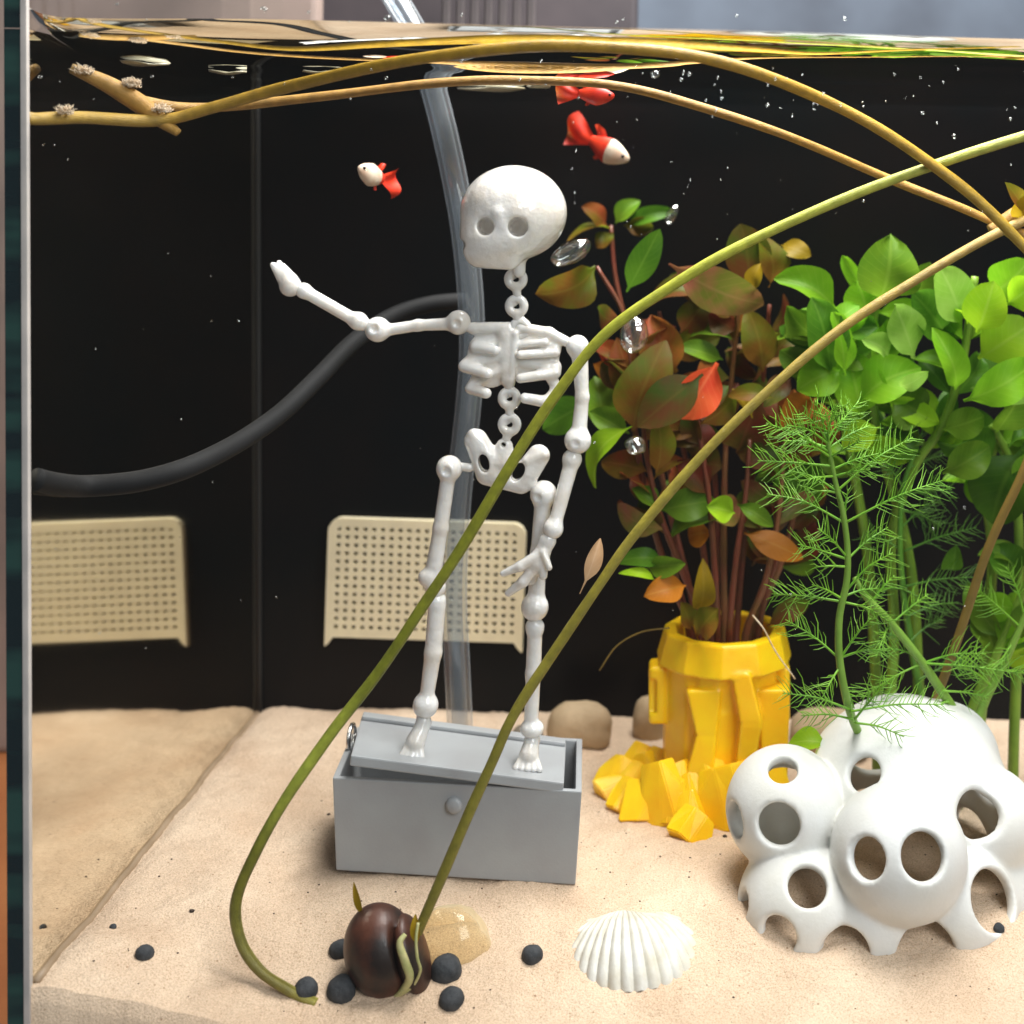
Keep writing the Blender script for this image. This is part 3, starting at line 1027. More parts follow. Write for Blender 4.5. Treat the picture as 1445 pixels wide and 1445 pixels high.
def pelvis2(p):
    hole = lambda cx, cy, rx, ry, sl: (np.sqrt(((p[0] - cx - sl * (p[1] - cy)) / rx) ** 2 + ((p[1] - cy) / ry) ** 2) - 1) * rx
    d = smin(8, s_cap(p, (672, 622), (686, 650), 17, 20, 1.5), s_cap(p, (760, 643), (744, 666), 16, 18, 1.5),
             s_cap(p, (688, 668), (736, 682), 17, 15, 1.5), s_cap(p, (712, 630), (712, 652), 12, 17, 1.5))
    d = smin(4, d, s_cap(p, (662, 660), (648, 658), 6, 6), s_cap(p, (746, 678), (757, 690), 8, 7))
    d = smin(5, d, s_cap(p, (668, 612, 4), (690, 640, 6), 7, 6), s_cap(p, (768, 640, 6), (745, 650, 6), 7, 6))
    d = smax(2.5, d, -hole(684, 652, 8, 13, 0.12))
    d = smax(2.5, d, -hole(732, 665, 9, 12.5, -0.35))
    d = smax(2, d, -s_cap(p, (711, 627, -30), (711, 627, 30), 3.5))
    return d


bone('pelvis', pelvis2, (640, 790, 594, 706, -20, 24), 1.5)

# outstretched arm
bone('upper_arm', lambda p: smax(2, smin(5, s_cap(p, (545, 466), (590, 459), 8.5, 8), s_cap(p, (590, 459), (636, 457), 8, 9), s_sph(p, (647, 455, 0), 17.5),
                                         s_sph(p, (533, 465, 0), 18)), -smin(1, s_sph(p, (647, 455, 19), 6.5), s_sph(p, (531, 462, 19), 7))), (510, 672, 432, 490, -22, 24))
bone('forearm', lambda p: smin(5, s_cap(p, (428, 409, 4), (497, 449, 2), 9, 9), s_sph(p, (506, 453, 2), 13.5), s_cap(p, (506, 453, 2), (520, 460, 0), 8, 8), s_sph(p, (430, 410, 4), 11)),
     (408, 530, 390, 475, -18, 24))
bone('hand', lambda p: smin(5, s_sph(p, (411, 403, 4), 15.5), s_cap(p, (408, 395, 4), (396, 376, 6), 12, 7, 0.8), s_cap(p, (398, 392, 10), (389, 373, 14), 5, 4),
                            s_cap(p, (404, 388, -4), (392, 371, -6), 6, 4), s_cap(p, (412, 390, 6), (402, 376, 8), 6, 4)), (376, 436, 358, 428, -24, 28))
# hanging arm
bone('upper_arm', lambda p: smax(2, smin(5, s_sph(p, (815, 489, 0), 16.5), s_cap(p, (818, 500, 0), (822, 560, 4), 12, 9.5), s_cap(p, (822, 560, 4), (818, 606, 8), 9.5, 11),
                                         s_sph(p, (816, 620, 8), 19)), -s_sph(p, (814, 622, 30), 7)), (792, 846, 466, 646, -22, 32))
bone('forearm', lambda p: smin(5, s_sph(p, (808, 646, 8), 14), s_cap(p, (807, 652, 9), (787, 728, 24), 11, 9.5), s_sph(p, (783, 740, 25), 14.5)), (760, 830, 626, 762, -12, 46))


def hand(p):
    d = smin(6, s_cap(p, (775, 756, 26), (762, 788, 28), 10, 14, 1.3), s_sph(p, (776, 756, 26), 11))
    for a, b, ra, rb in (((762, 776, 30), (738, 790, 34), 8, 7), ((738, 790, 34), (714, 801, 30), 7, 4.5),
                         ((758, 792, 28), (742, 812, 32), 8, 7.5), ((742, 812, 32), (721, 829, 28), 7.5, 5),
                         ((764, 790, 20), (752, 815, 14), 7, 6), ((752, 815, 14), (738, 822, 6), 6, 4),
                         ((770, 782, 30), (770, 803, 34), 8, 6), ((770, 770, 34), (779, 790, 40), 6, 4.5)):
        d = smin(3, d, s_cap(p, a, b, ra, rb))
    return d


bone('hand', hand, (700, 796, 738, 842, -6, 54), 1.5)
# legs
bone('thigh', lambda p: smax(2, smin(5, s_sph(p, (634, 661, 0), 18.5), s_cap(p, (632, 676), (622, 745), 10.5, 10.5), s_cap(p, (622, 745), (611, 812, 2), 10.5, 12),
                                     s_sph(p, (604, 814, 4), 13), s_sph(p, (615, 828, 2), 15)), -s_sph(p, (632, 662, 21), 8)), (582, 660, 636, 850, -22, 26))
bone('shin', lambda p: smin(5, s_sph(p, (616, 847, 2), 14), s_cap(p, (617, 858, 2), (612, 920, 4), 12.5, 12), s_cap(p, (612, 920, 4), (603, 980, 2), 12, 10), s_sph(p, (601, 994, 2), 18)),
     (576, 640, 826, 1018, -20, 26))
bone('thigh', lambda p: smax(2, smin(5, s_sph(p, (767, 697, 0), 19), s_cap(p, (766, 712), (760, 780), 12, 11), s_cap(p, (760, 780), (757, 838), 11, 12), s_sph(p, (755, 856, 2), 19.5)),
                             -s_sph(p, (759, 699, 20), 7)), (732, 792, 672, 880, -24, 28))
bone('shin', lambda p: smin(5, s_sph(p, (755, 884, 2), 13.5), s_cap(p, (755, 892, 2), (753, 950, 4), 10.5, 11), s_cap(p, (753, 950, 4), (750, 1012, 2), 10.5, 10), s_ell(p, (751, 1027, 2), (17, 13, 17))),
     (730, 778, 866, 1046, -20, 26))


def foot(ax, ay, toes, ball):
    def fn(p):
        d = smin(5, s_cap(p, (ax, ay, 2), ball, 10, 14, 1.0), s_cap(p, (ax, ay, 0), (ax - 1, ay - 14, 0), 10, 9))
        for t in toes:
            d = smin(2.2, d, s_cap(p, (ball[0] + (t[0] - ball[0]) * .45, ball[1] + 1, ball[2]), t, 5.5, 4.6))
        return d
    return fn


bone('foot', foot(598, 1020, [(571 + i * 7.2, 1058 + i * 0.9, 27 - abs(i - 2)) for i in range(5)], (589, 1042, 12)), (556, 622, 990, 1076, -18, 40), 1.4)
bone('foot', foot(751, 1044, [(731 + i * 8.2, 1073 + i * 0.5, 27 - abs(i - 2)) for i in range(5)], (748, 1060, 12)), (716, 784, 1018, 1088, -18, 40), 1.4)


# ------------------------------------------------------------------ long petioles
def petiole(name, pts, rad, mat, label, n=10):
    path = catmull([P(*q) for q in pts], n)
    rj = random.Random(len(pts) * 7)
    ph = [rj.uniform(0, 6) for _ in range(6)]
    for i, q in enumerate(path):
        q.x += .00008 * math.sin(i * .35 + ph[0])
        q.z += .00008 * math.sin(i * .31 + ph[2])
    r0_ = rad
    rad = lambda t: r0_(t) * (1 + .03 * math.sin(t * 31 + ph[4]) + .02 * math.sin(t * 83 + ph[5]))
    vs, fs, uv = tube(path, rad, 14)
    return mk(name, vs, fs, mat, None, True, label, 'stem', uvs=uv)


g = G(440, 1412)
petiole('water_lily_stem', [(446, 1416, g.y), (408, 1398, g.y + .001), (368, 1370, g.y + .003), (338, 1325, g.y + .005), (334, 1270, g.y + .006), (362, 1200, g.y + .007), (408, 1120, .020), (462, 1042, .022), (524, 962, .025), (584, 875, .026),
                            (640, 790, .027), (714, 668, .028), (782, 560, .03), (850, 476, .031), (940, 408, .031), (1040, 350, .030), (1200, 276, .028), (1340, 226, .026), (1470, 184, .024)],
        lambda t: 0.00118 * (1 + 0.12 * math.sin(t * 3)), M['stem_a'], 'long green stem bending out of the sand by the dark pellets and crossing the skeleton')
petiole('water_lily_stem', [(590, 1318, .0145), (600, 1292, .015), (648, 1180, .0175), (690, 1085, .020), (722, 1015, .022), (776, 928, .025), (846, 826, .028), (900, 748, .031), (1000, 634, .036), (1100, 536, .040),
                            (1200, 455, .044), (1300, 390, .047), (1400, 333, .05), (1470, 300, .052)],
        lambda t: 0.00120 * (1 - 0.25 * max(0, 0.08 - t) / 0.08), M['stem_b'], 'olive stem growing straight up from the split brown seed')
petiole('water_lily_stem', [(150, 122, .0165), (200, 142, .021), (260, 151, .027), (340, 149, .033), (460, 135, .036), (600, 119, .038), (720, 113, .040), (860, 120, .041), (980, 148, .044), (1100, 188, .048),
                            (1240, 246, .058), (1340, 287, .056), (1412, 318, .055)],
        lambda t: 0.00118 - 0.0001 * t, M['stem_c'], 'tan brown stem floating below the yellow stem along the water surface')
petiole('water_lily_stem', [(34, 168, .002), (110, 166, .010), (220, 170, .019), (300, 152, .021), (400, 124, .021), (520, 96, .013), (640, 76, .008), (740, 66, .0055), (850, 66, .0055), (960, 76, .007), (1060, 100, .012), (1160, 140, .022),
                            (1250, 188, .024), (1340, 250, .025), (1400, 302, .0255), (1470, 372, .026)],
        lambda t: 0.00140 - 0.0001 * t, M['stem_d'], 'thick yellow stem arching just under the water surface above the skull')

# rooted stub hanging at the water surface on the left
st = empty('root_stub', P(190, 140, .03), 'tan rooted stem stub with pale fuzzy tufts at the water surface', 'root')
st['_w'] = tuple(st.location)
path = catmull([P(100, 96, .0125), P(150, 118, .016), P(195, 145, .019), P(225, 168, .020), P(252, 188, .0205)], 8)
vs, fs, uv = tube(path, lambda t: 0.0006 + 0.0016 * math.sin(math.pi * min(1, 0.12 + t * 0.8)) ** 1.2, 12)
mk('stub', vs, fs, M['stem_c'], st, uvs=uv)


def tuft(c, n, ln, r, seed, up=(0, 0, 1), spread=1.0):
    rd = random.Random(seed)
    prt = []
    for _ in range(n):
        d = Vector((rd.uniform(-1, 1), rd.uniform(-1, 1), rd.uniform(-1, 1))) * spread + Vector(up)
        d.normalize()
        a = c + Vector((rd.uniform(-1, 1), rd.uniform(-1, 1), rd.uniform(-.4, .4))) * ln * 0.8
        e = a + d * ln * rd.uniform(.5, 1)
        m_ = a.lerp(e, .5) + Vector((rd.uniform(-1, 1), rd.uniform(-1, 1), rd.uniform(-1, 1))) * ln * .25
        prt.append(tube(catmull([a, m_, e], 3), lambda t: r * (1.1 - .8 * t), 5))
    return join(prt)


M['tuftm'] = plain('tuft_pale', (0.72, 0.60, 0.44), (0.60, 0.42, 0.24), 0.7, 500.0, sss=0.2)
for c, n_, sd in ((P(186, 120, .0175), 170, 1), (P(228, 156, .0185), 50, 2), (P(118, 102, .0125), 70, 3), (P(92, 158, .006), 40, 4)):
    vs, fs, _ = tuft(c, n_ * 2, 0.0017, 0.00013, sd)
    mk('tuft', vs, fs, M['tuftm'], st)

# leaf sheath where the stems meet on the right
st2 = empty('stem_crown', P(1425, 305, .055), 'pale green leaf crown where the tan stems meet', 'plant')
st2['_w'] = tuple(st2.location)


# ------------------------------------------------------------------ leaves
def leaf(base, tip, width, nhint, cup=0.25, curl=0.15, nl=12, nw=6, fold=0.0, wave=0.0, seed=0, petf=0.14, rnd=0.0):
    rd = random.Random(seed)
    ax = tip - base
    L = ax.length
    t_ = ax.normalized()
    nn = Vector(nhint)
    nn = nn - t_ * nn.dot(t_)
    nn = nn.normalized() if nn.length > 1e-6 else t_.orthogonal().normalized()
    sd = t_.cross(nn)
    vs, uv, fs = [], [], []
    ph = rd.uniform(0, 6)
    asym = rd.uniform(-.06, .06)
    for i in range(nl + 1):
        t = i / nl
        if t < petf:
            hw = 0.06 + 0.12 * (t / petf) ** 2
        else:
            q = (t - petf) / (1 - petf)
            hw = max(0.02, math.sin(math.pi * min(1, (q * 0.96 + 0.03)) ** 0.82) ** 0.78)
            hw = hw * (1 - rnd) + rnd * math.sqrt(max(0.0, 1 - (2 * q ** .92 - 1) ** 2)) ** .9
            hw = max(hw, 0.18 * (1 - q), .03)
        hw *= width / 2
        arch = curl * L * (math.sin(math.pi * t) * 0.6 - t * t * 0.35)
        c = base + t_ * (L * t) + nn * arch
        for j in range(nw + 1):
            s = j / nw * 2 - 1
            lift = cup * hw * (abs(s) ** 1.7) + fold * hw * s + wave * width * math.sin(t * 9 + ph + s * 2) * abs(s)
            vs.append(c + sd * (hw * (s + asym * (1 - s * s))) + nn * lift)
            uv.append((j / nw, t))
    for i in range(nl):
        for j in range(nw):
            a = i * (nw + 1) + j
            fs.append((a, a + 1, a + nw + 2, a + nw + 1))
    return vs, fs, uv


leafc = [0]


def add_leaf(plant, b, t, wpx, Y, m, roll=0.0, dt=None, cup=None, curl=None, fold=0.0, petf=0.14, rnd=0.25):
    leafc[0] += 1
    rd = random.Random(leafc[0] * 13 + 5)
    dY = rd.uniform(-.007, .004) if dt is None else dt
    B0 = P(b[0], b[1], Y) if not isinstance(b, Vector) else b
    T0 = P(t[0], t[1], Y + dY) if not isinstance(t, Vector) else t
    ax = (T0 - B0).normalized()
    n0 = Vector((rd.uniform(-.35, .35), -1.0, rd.uniform(.1, .8)))
    n0 = Matrix.Rotation(R(roll), 3, ax) @ n0
    vs, fs, uv = leaf(B0, T0, wpx / S(Y), n0, cup if cup is not None else rd.uniform(.1, .65),
                      curl if curl is not None else rd.uniform(.05, .45), fold=rd.uniform(-.35, .35), wave=rd.uniform(.02, .09), seed=leafc[0], petf=petf, rnd=rnd)
    return mk('leaf', vs, fs, LM[m], plant, uvs=uv)


add_leaf(st2, (1445, 300), (1420, 258), 24, .054, 'olive', cup=.5)
add_leaf(st2, (1436, 318), (1462, 268), 26, .056, 'gold', cup=.5)
vs, fs, uv = tube(catmull([P(1398, 326, .0545), P(1420, 312, .055), P(1450, 296, .056), P(1475, 290, .057)], 6), lambda t: 0.0017 + 0.0012 * t, 12)
mk('sheath', vs, fs, M['stem_c'], st2, uvs=uv)
vs, fs, uv = tube(catmull([P(1408, 312, .055), P(1432, 330, .0555), P(1470, 336, .057)], 6), lambda t: 0.0014 + 0.0008 * t, 12)
mk('sheath', vs, fs, M['stem_c'], st2, uvs=uv)

# ------------------------------------------------------------------ red plant in the pot
YP = 0.106
rp = empty('red_stem_plant', P(1020, 1010, YP), 'bushy plant with red stems and olive, brown and red leaves growing from the yellow planter', 'plant')
rp['_w'] = tuple(rp.location)
red_stems = [
    [(1022, 985, YP), (1022, 880, YP), (1021, 790, YP), (1022, 690, YP), (1026, 600, YP), (1036, 500, YP - .002), (1046, 400, YP - .004)],
    [(990, 985, YP), (975, 890, YP - .004), (936, 790, YP - .008), (910, 690, YP - .010), (895, 600, YP - .010), (890, 510, YP - .009), (878, 440, YP - .008), (842, 376, YP - .007)],
    [(1045, 985, YP), (1052, 895, YP - .003), (1080, 820, YP - .005), (1098, 730, YP - .005), (1106, 640, YP - .004), (1112, 560, YP - .003)],
    [(1005, 985, YP), (1003, 880, YP + .003), (990, 760, YP + .004), (966, 640, YP + .004), (945, 520, YP + .002), (930, 440, YP)],
    [(1035, 985, YP), (1040, 880, YP + .006), (1050, 760, YP + .008), (1066, 640, YP + .008), (1078, 520, YP + .006), (1086, 430, YP + .004)],
    [(998, 985, YP), (992, 880, YP - .007), (960, 800, YP - .011), (930, 720, YP - .013), (912, 640, YP - .014), (905, 560, YP - .014)],
    [(1012, 985, YP), (1012, 880, YP - .009), (1008, 800, YP - .012), (1000, 700, YP - .012), (985, 600, YP - .012), (975, 530, YP - .012)],
    [(1050, 985, YP), (1062, 890, YP + .004), (1100, 800, YP + .008), (1125, 700, YP + .008), (1130, 620, YP + .006)],
    [(1028, 985, YP), (1030, 880, YP - .010), (1040, 780, YP - .010), (1052, 700, YP - .008), (1058, 620, YP - .006)],
    [(1016, 985, YP), (1010, 870, YP + .010), (1012, 740, YP + .012), (1006, 620, YP + .010), (1012, 520, YP + .008)],
    [(985, 985, YP), (970, 880, YP + .004), (952, 800, YP + .006), (950, 700, YP + .008), (930, 600, YP + .008)],
    [(1060, 985, YP), (1072, 880, YP), (1092, 800, YP), (1112, 760, YP), (1120, 700, YP)],
    [(1000, 985, YP), (985, 880, YP + .012), (940, 700, YP + .02), (900, 520, YP + .026), (870, 400, YP + .03), (862, 318, YP + .032)],
]
for k, q in enumerate(red_stems):
    path = catmull([P(*a) for a in q], 6)
    vs, fs, _ = tube(path, lambda t: 0.00112 - 0.00055 * t + .00012 * abs(math.sin(t * 22)) ** 8, 9)
    mk('stem', vs, fs, M['stem_pink'] if k in (2, 0, 7) else M['stem_red'], rp)
RL = [
    ((884, 412), (931, 324), 46, -.008, 'dgreen', 20), ((840, 376), (762, 420), 66, -.010, 'olive', -30), ((944, 372), (1080, 434), 74, -.014, 'pink', 25),
    ((1058, 402), (1046, 316), 74, -.004, 'dark', 0), ((1085, 405), (1076, 330), 50, -.002, 'olive', 20), ((1102, 346), (1144, 360), 34, 0, 'gold', 10), ((1062, 410), (1072, 372), 30, -.012, 'gold', -20),
    ((1000, 416), (912, 424), 62, 0, 'dark', 20), ((1004, 430), (950, 385), 50, .004, 'dark', 0), ((955, 525), (918, 446), 70, -.006, 'brown', -15), ((894, 526), (842, 486), 48, -.006, 'red', 30), ((886, 548), (838, 514), 40, .0, 'orange', 10),
    ((893, 610), (935, 486), 84, -.010, 'olive', 15), ((905, 560), (870, 480), 56, -.004, 'brown', 0), ((1012, 512), (962, 592), 66, -.018, 'red', -10), ((992, 528), (900, 602), 70, -.020, 'dark', 15),
    ((892, 602), (830, 684), 58, -.018, 'lime', 20), ((838, 566), (764, 606), 56, -.004, 'dgreen', 0), ((852, 612), (840, 530), 52, -.006, 'green', 10), ((888, 612), (832, 580), 40, -.012, 'green', -20),
    ((926, 668), (930, 588), 46, -.014, 'olive', 40), ((1076, 525), (1058, 438), 56, -.006, 'olive', 0), ((1084, 508), (1122, 464), 34, -.006, 'olive', 20), ((1020, 508), (960, 488), 36, -.004, 'green', 0),
    ((1092, 562), (1028, 556), 32, -.016, 'olive', 20), ((1062, 590), (1034, 548), 34, -.014, 'gold', 0), ((1116, 534), (1078, 572), 36, -.010, 'pink', 0), ((1152, 562), (1102, 602), 46, -.006, 'orange', 0),
    ((1122, 645), (1088, 552), 92, .002, 'brown', 0), ((1140, 650), (1160, 570), 70, .006, 'brown', 10), ((1037, 724), (998, 714), 42, -.016, 'lime', 0), ((1040, 712), (1092, 742), 28, -.014, 'green', 0),
    ((938, 792), (870, 790), 34, -.012, 'dgreen', 0), ((926, 820), (876, 806), 18, -.016, 'lime', 30), ((914, 802), (966, 796), 34, -.014, 'green', 0), ((968, 826), (910, 840), 44, -.016, 'orange', 0),
    ((984, 860), (994, 796), 36, -.012, 'gold', 20), ((1006, 752), (970, 757), 42, -.010, 'orange', 0), ((984, 896), (1012, 860), 48, -.016, 'olive', 0), ((1050, 752), (1134, 788), 42, -.012, 'orange', 15),
    ((1082, 884), (1142, 846), 34, -.004, 'dark', 0), ((975, 890), (962, 850), 30, -.012, 'olive', 30), ((1048, 740), (1100, 690), 60, .006, 'dark', 0), ((1100, 720), (1160, 660), 70, .01, 'dgreen', 0),
    ((862, 322), (800, 336), 34, .030, 'olive', 30), ((856, 318), (824, 290), 38, .032, 'brown', 0), ((868, 316), (902, 282), 34, .032, 'green', 0), ((880, 318), (922, 322), 30, .030, 'olive', 0), ((884, 318), (950, 296), 28, .032, 'dgreen', 0),
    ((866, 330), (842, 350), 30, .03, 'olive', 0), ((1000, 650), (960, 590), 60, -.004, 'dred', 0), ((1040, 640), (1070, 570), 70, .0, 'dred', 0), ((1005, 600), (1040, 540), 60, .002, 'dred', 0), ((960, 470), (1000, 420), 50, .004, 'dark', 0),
    ((1045, 470), (1020, 430), 50, .002, 'brown', 0),
]
for b, t, w, dy, m, rl in RL:
    add_leaf(rp, b, t, w * .92, YP + dy, m, rl)
rd = random.Random(21)
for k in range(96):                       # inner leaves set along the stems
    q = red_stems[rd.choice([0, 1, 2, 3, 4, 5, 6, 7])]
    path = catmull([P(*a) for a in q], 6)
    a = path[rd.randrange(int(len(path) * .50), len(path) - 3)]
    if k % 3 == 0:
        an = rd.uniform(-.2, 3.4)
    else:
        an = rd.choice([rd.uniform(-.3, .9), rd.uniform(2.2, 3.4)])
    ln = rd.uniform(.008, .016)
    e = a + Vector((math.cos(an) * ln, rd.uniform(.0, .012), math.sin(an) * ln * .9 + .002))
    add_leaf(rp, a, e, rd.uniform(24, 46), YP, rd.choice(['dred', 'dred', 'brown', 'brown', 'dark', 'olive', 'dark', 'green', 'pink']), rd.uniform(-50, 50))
# ------------------------------------------------------------------ yellow planter: a blocky stone head on a heap of shards
YPOT = 0.106
pot = empty('yellow_planter', G(985, 1170), 'bright yellow plastic planter shaped like a carved stone head', 'planter')
pot['_w'] = tuple(pot.location)


def poly(p, cx, Rr, n=11, ph=0.2, sq=0.97):
    d = None
    for k in range(n):
        a = 2 * math.pi * k / n + ph
        e = (p[0] - cx) * math.cos(a) + (p[2] / sq) * math.sin(a) - Rr
        d = e if d is None else np.maximum(d, e)
    return d


def s_rib(p, a, b, ra, rb):
    """upright rib with a square section"""
    t = np.clip((p[1] - a[1]) / (b[1] - a[1]), 0, 1)
    hw = ra + (rb - ra) * t
    uc = a[0] + (b[0] - a[0]) * t
    wc = a[2] + (b[2] - a[2]) * t
    dv = np.maximum(a[1] - p[1], p[1] - b[1])
    return smax(4, smax(3, np.abs(p[0] - uc) - hw, np.abs(p[2] - wc) - 16), dv)


def pot_head(p):
    cx = 1019 + (p[1] - 1000) * -0.03
    Rc = 82 + np.clip((p[1] - 884) / 44, 0, 1) * 11
    collar = smax(3, poly(p, cx, Rc), np.abs(p[1] - 907) - 22)
    Rb = 84 - np.clip((p[1] - 950) / 200, 0, 1) * 4
    body = smax(3, poly(p, cx - 3, Rb - 4), np.abs(p[1] - 1014) - 106)
    d = smin(3, collar, body)
    # eye hollows
    d = smax(6, d, -s_box(p, (1022, 958, 92), (10, 18, 14), 5))
    d = smax(6, d, -s_box(p, (1062, 1000, 92), (14, 70, 12), 5))
    d = smax(6, d, -s_box(p, (972, 990, 80), (12, 60, 14), 5))
    for a, b, ra, rb in (((1042, 920, 72), (1056, 985, 80), 13, 15), ((1056, 985, 80), (1046, 1062, 74), 15, 12),
                         ((992, 945, 66), (996, 1005, 70), 24, 14), ((996, 1005, 70), (986, 1062, 74), 14, 19),
                         ((984, 1066, 80), (1030, 1084, 84), 11, 9), ((1088, 950, 50), (1090, 1070, 50), 22, 17)):
        d = smin(3, d, s_rib(p, a, b, ra, rb))
    d = smin(3, d, s_box(p, (929, 970, 14), (13, 40, 22), 6))
    d = smax(2, d, -s_box(p, (922, 970, 38), (5, 24, 10), 3))
    d = smin(3, d, s_box(p, (1104, 970, 10), (9, 40, 22), 6))
    # hollow
    d = smax(3, d, -smax(3, poly(p, cx, 67), p[1] - 1000))
    return d


pix_part('head', pot_head, (900, 1130, 850, 1164, -104, 112), 2.2, YPOT, M['yellow'], pot)


def shard(a, b, Y, w0, w1, th_, seed):
    """a faceted blade running from a to b, its broad side turned up to the lamp"""
    rd_ = random.Random(seed)
    Y = G(*b).y + .001                      # the lower end touches the sand
    A, B_ = P(a[0], a[1], Y + .006), P(b[0], b[1], Y)
    ax = (B_ - A).normalized()
    sd = ax.cross(Vector((rd_.uniform(-.3, .3), -.75, .65))).normalized()
    up = sd.cross(ax).normalized()
    if up.z < 0:
        up = -up
    bm = bmesh.new()
    for c, w in ((A, w0), (A.lerp(B_, .55), (w0 + w1) * .58), (B_, w1)):
        for k in range(4):
            q = c + sd * w * (-1, -.35, .3, 1)[k] * rd_.uniform(.85, 1.15) + up * th_ * (0, 1, .9, 0)[k] * rd_.uniform(.6, 1.2)
            bm.verts.new(q)
        bm.verts.new(c - up * th_ * 2.2 + sd * w * rd_.uniform(-.4, .4))
    bmesh.ops.convex_hull(bm, input=list(bm.verts))
    for q in [q for q in bm.verts if not q.link_faces]:
        bm.verts.remove(q)
    bmesh.ops.dissolve_limit(bm, angle_limit=R(12), verts=list(bm.verts), edges=list(bm.edges))
    bmesh.ops.recalc_face_normals(bm, faces=bm.faces)
    bmesh.ops.bevel(bm, geom=list(bm.edges), offset=0.0003, segments=2, affect='EDGES')
    bm.verts.index_update()
    vs = [tuple(q.co) for q in bm.verts]
    fs = [tuple(q.index for q in fc.verts) for fc in bm.faces]
    bm.free()
    return mk('shard', vs, fs, M['yellow'], pot, False)


for k, (a, b, Y, w0, w1, th_) in enumerate([
    ((912, 1052), (884, 1108), .086, .0030, .0046, .0022), ((885, 1072), (858, 1118), .082, .0030, .0042, .0020), ((893, 1102), (850, 1128), .075, .0030, .0042, .0020), ((898, 1104), (872, 1148), .072, .0030, .0040, .0020),
    ((905, 1100), (905, 1160), .069, .0030, .0046, .0022), ((925, 1075), (945, 1165), .070, .0034, .0052, .0024), ((950, 1078), (978, 1160), .069, .0040, .0050, .0024), ((985, 1075), (1005, 1160), .071, .0050, .0056, .0024),
    ((988, 1148), (962, 1186), .0615, .0040, .0044, .0022), ((1020, 1080), (1040, 1170), .073, .0060, .0068, .0026), ((1066, 1080), (1080, 1160), .077, .0060, .0068, .0026), ((940, 1060), (915, 1120), .08, .0036, .0050, .0022)]):
    shard(a, b, Y, w0 * 1.35, w1 * 1.3, th_ * 1.2, 50 + k)
for k, (a, b) in enumerate([((902, 1080), (878, 1120)), ((930, 1090), (925, 1150)), ((955, 1100), (952, 1165)), ((975, 1090), (988, 1165)), ((915, 1062), (925, 1120)), ((965, 1120), (978, 1172))]):
    shard(a, b, 0, .0046, .0060, .0030, 90 + k)

# ------------------------------------------------------------------ bright green plant on the right
YG = 0.088
gp = empty('green_stem_plant', G(1372, 1040), 'bright green plant with rounded leaves rising behind the white ornament', 'plant')
gp['_w'] = tuple(gp.location)
green_stems = [
    [(1352, 1060, .095), (1376, 990, .095), (1410, 915, .094), (1446, 830, .092), (1480, 740, .09)],
    [(1250, 1050, .1), (1262, 900, .1), (1258, 760, .1), (1290, 660, .096), (1330, 600, .092), (1356, 520, .088), (1368, 450, .086), (1376, 390, .086)],
    [(1300, 1050, .105), (1285, 800, .105), (1240, 620, .1), (1228, 520, .096), (1236, 430, .094), (1248, 380, .094)],
    [(1240, 1040, .108), (1226, 800, .108), (1196, 620, .1), (1176, 520, .09), (1172, 440, .088)],
    [(1380, 1060, .11), (1400, 800, .11), (1390, 680, .105), (1420, 590, .1), (1450, 500, .098)],
    [(1430, 1060, .105), (1436, 900, .105), (1438, 760, .1), (1428, 660, .095), (1400, 600, .092)],
]
for k, q in enumerate(green_stems):
    path = catmull([P(*a) for a in q], 6)
    g_ = path[0]; g_.z = min(g_.z, float(sandz(g_.x, g_.y)) - .002)
    vs, fs, _ = tube(path, lambda t: 0.00165 - 0.0006 * t, 10)
    mk('stem', vs, fs, M['stem_green'], gp)
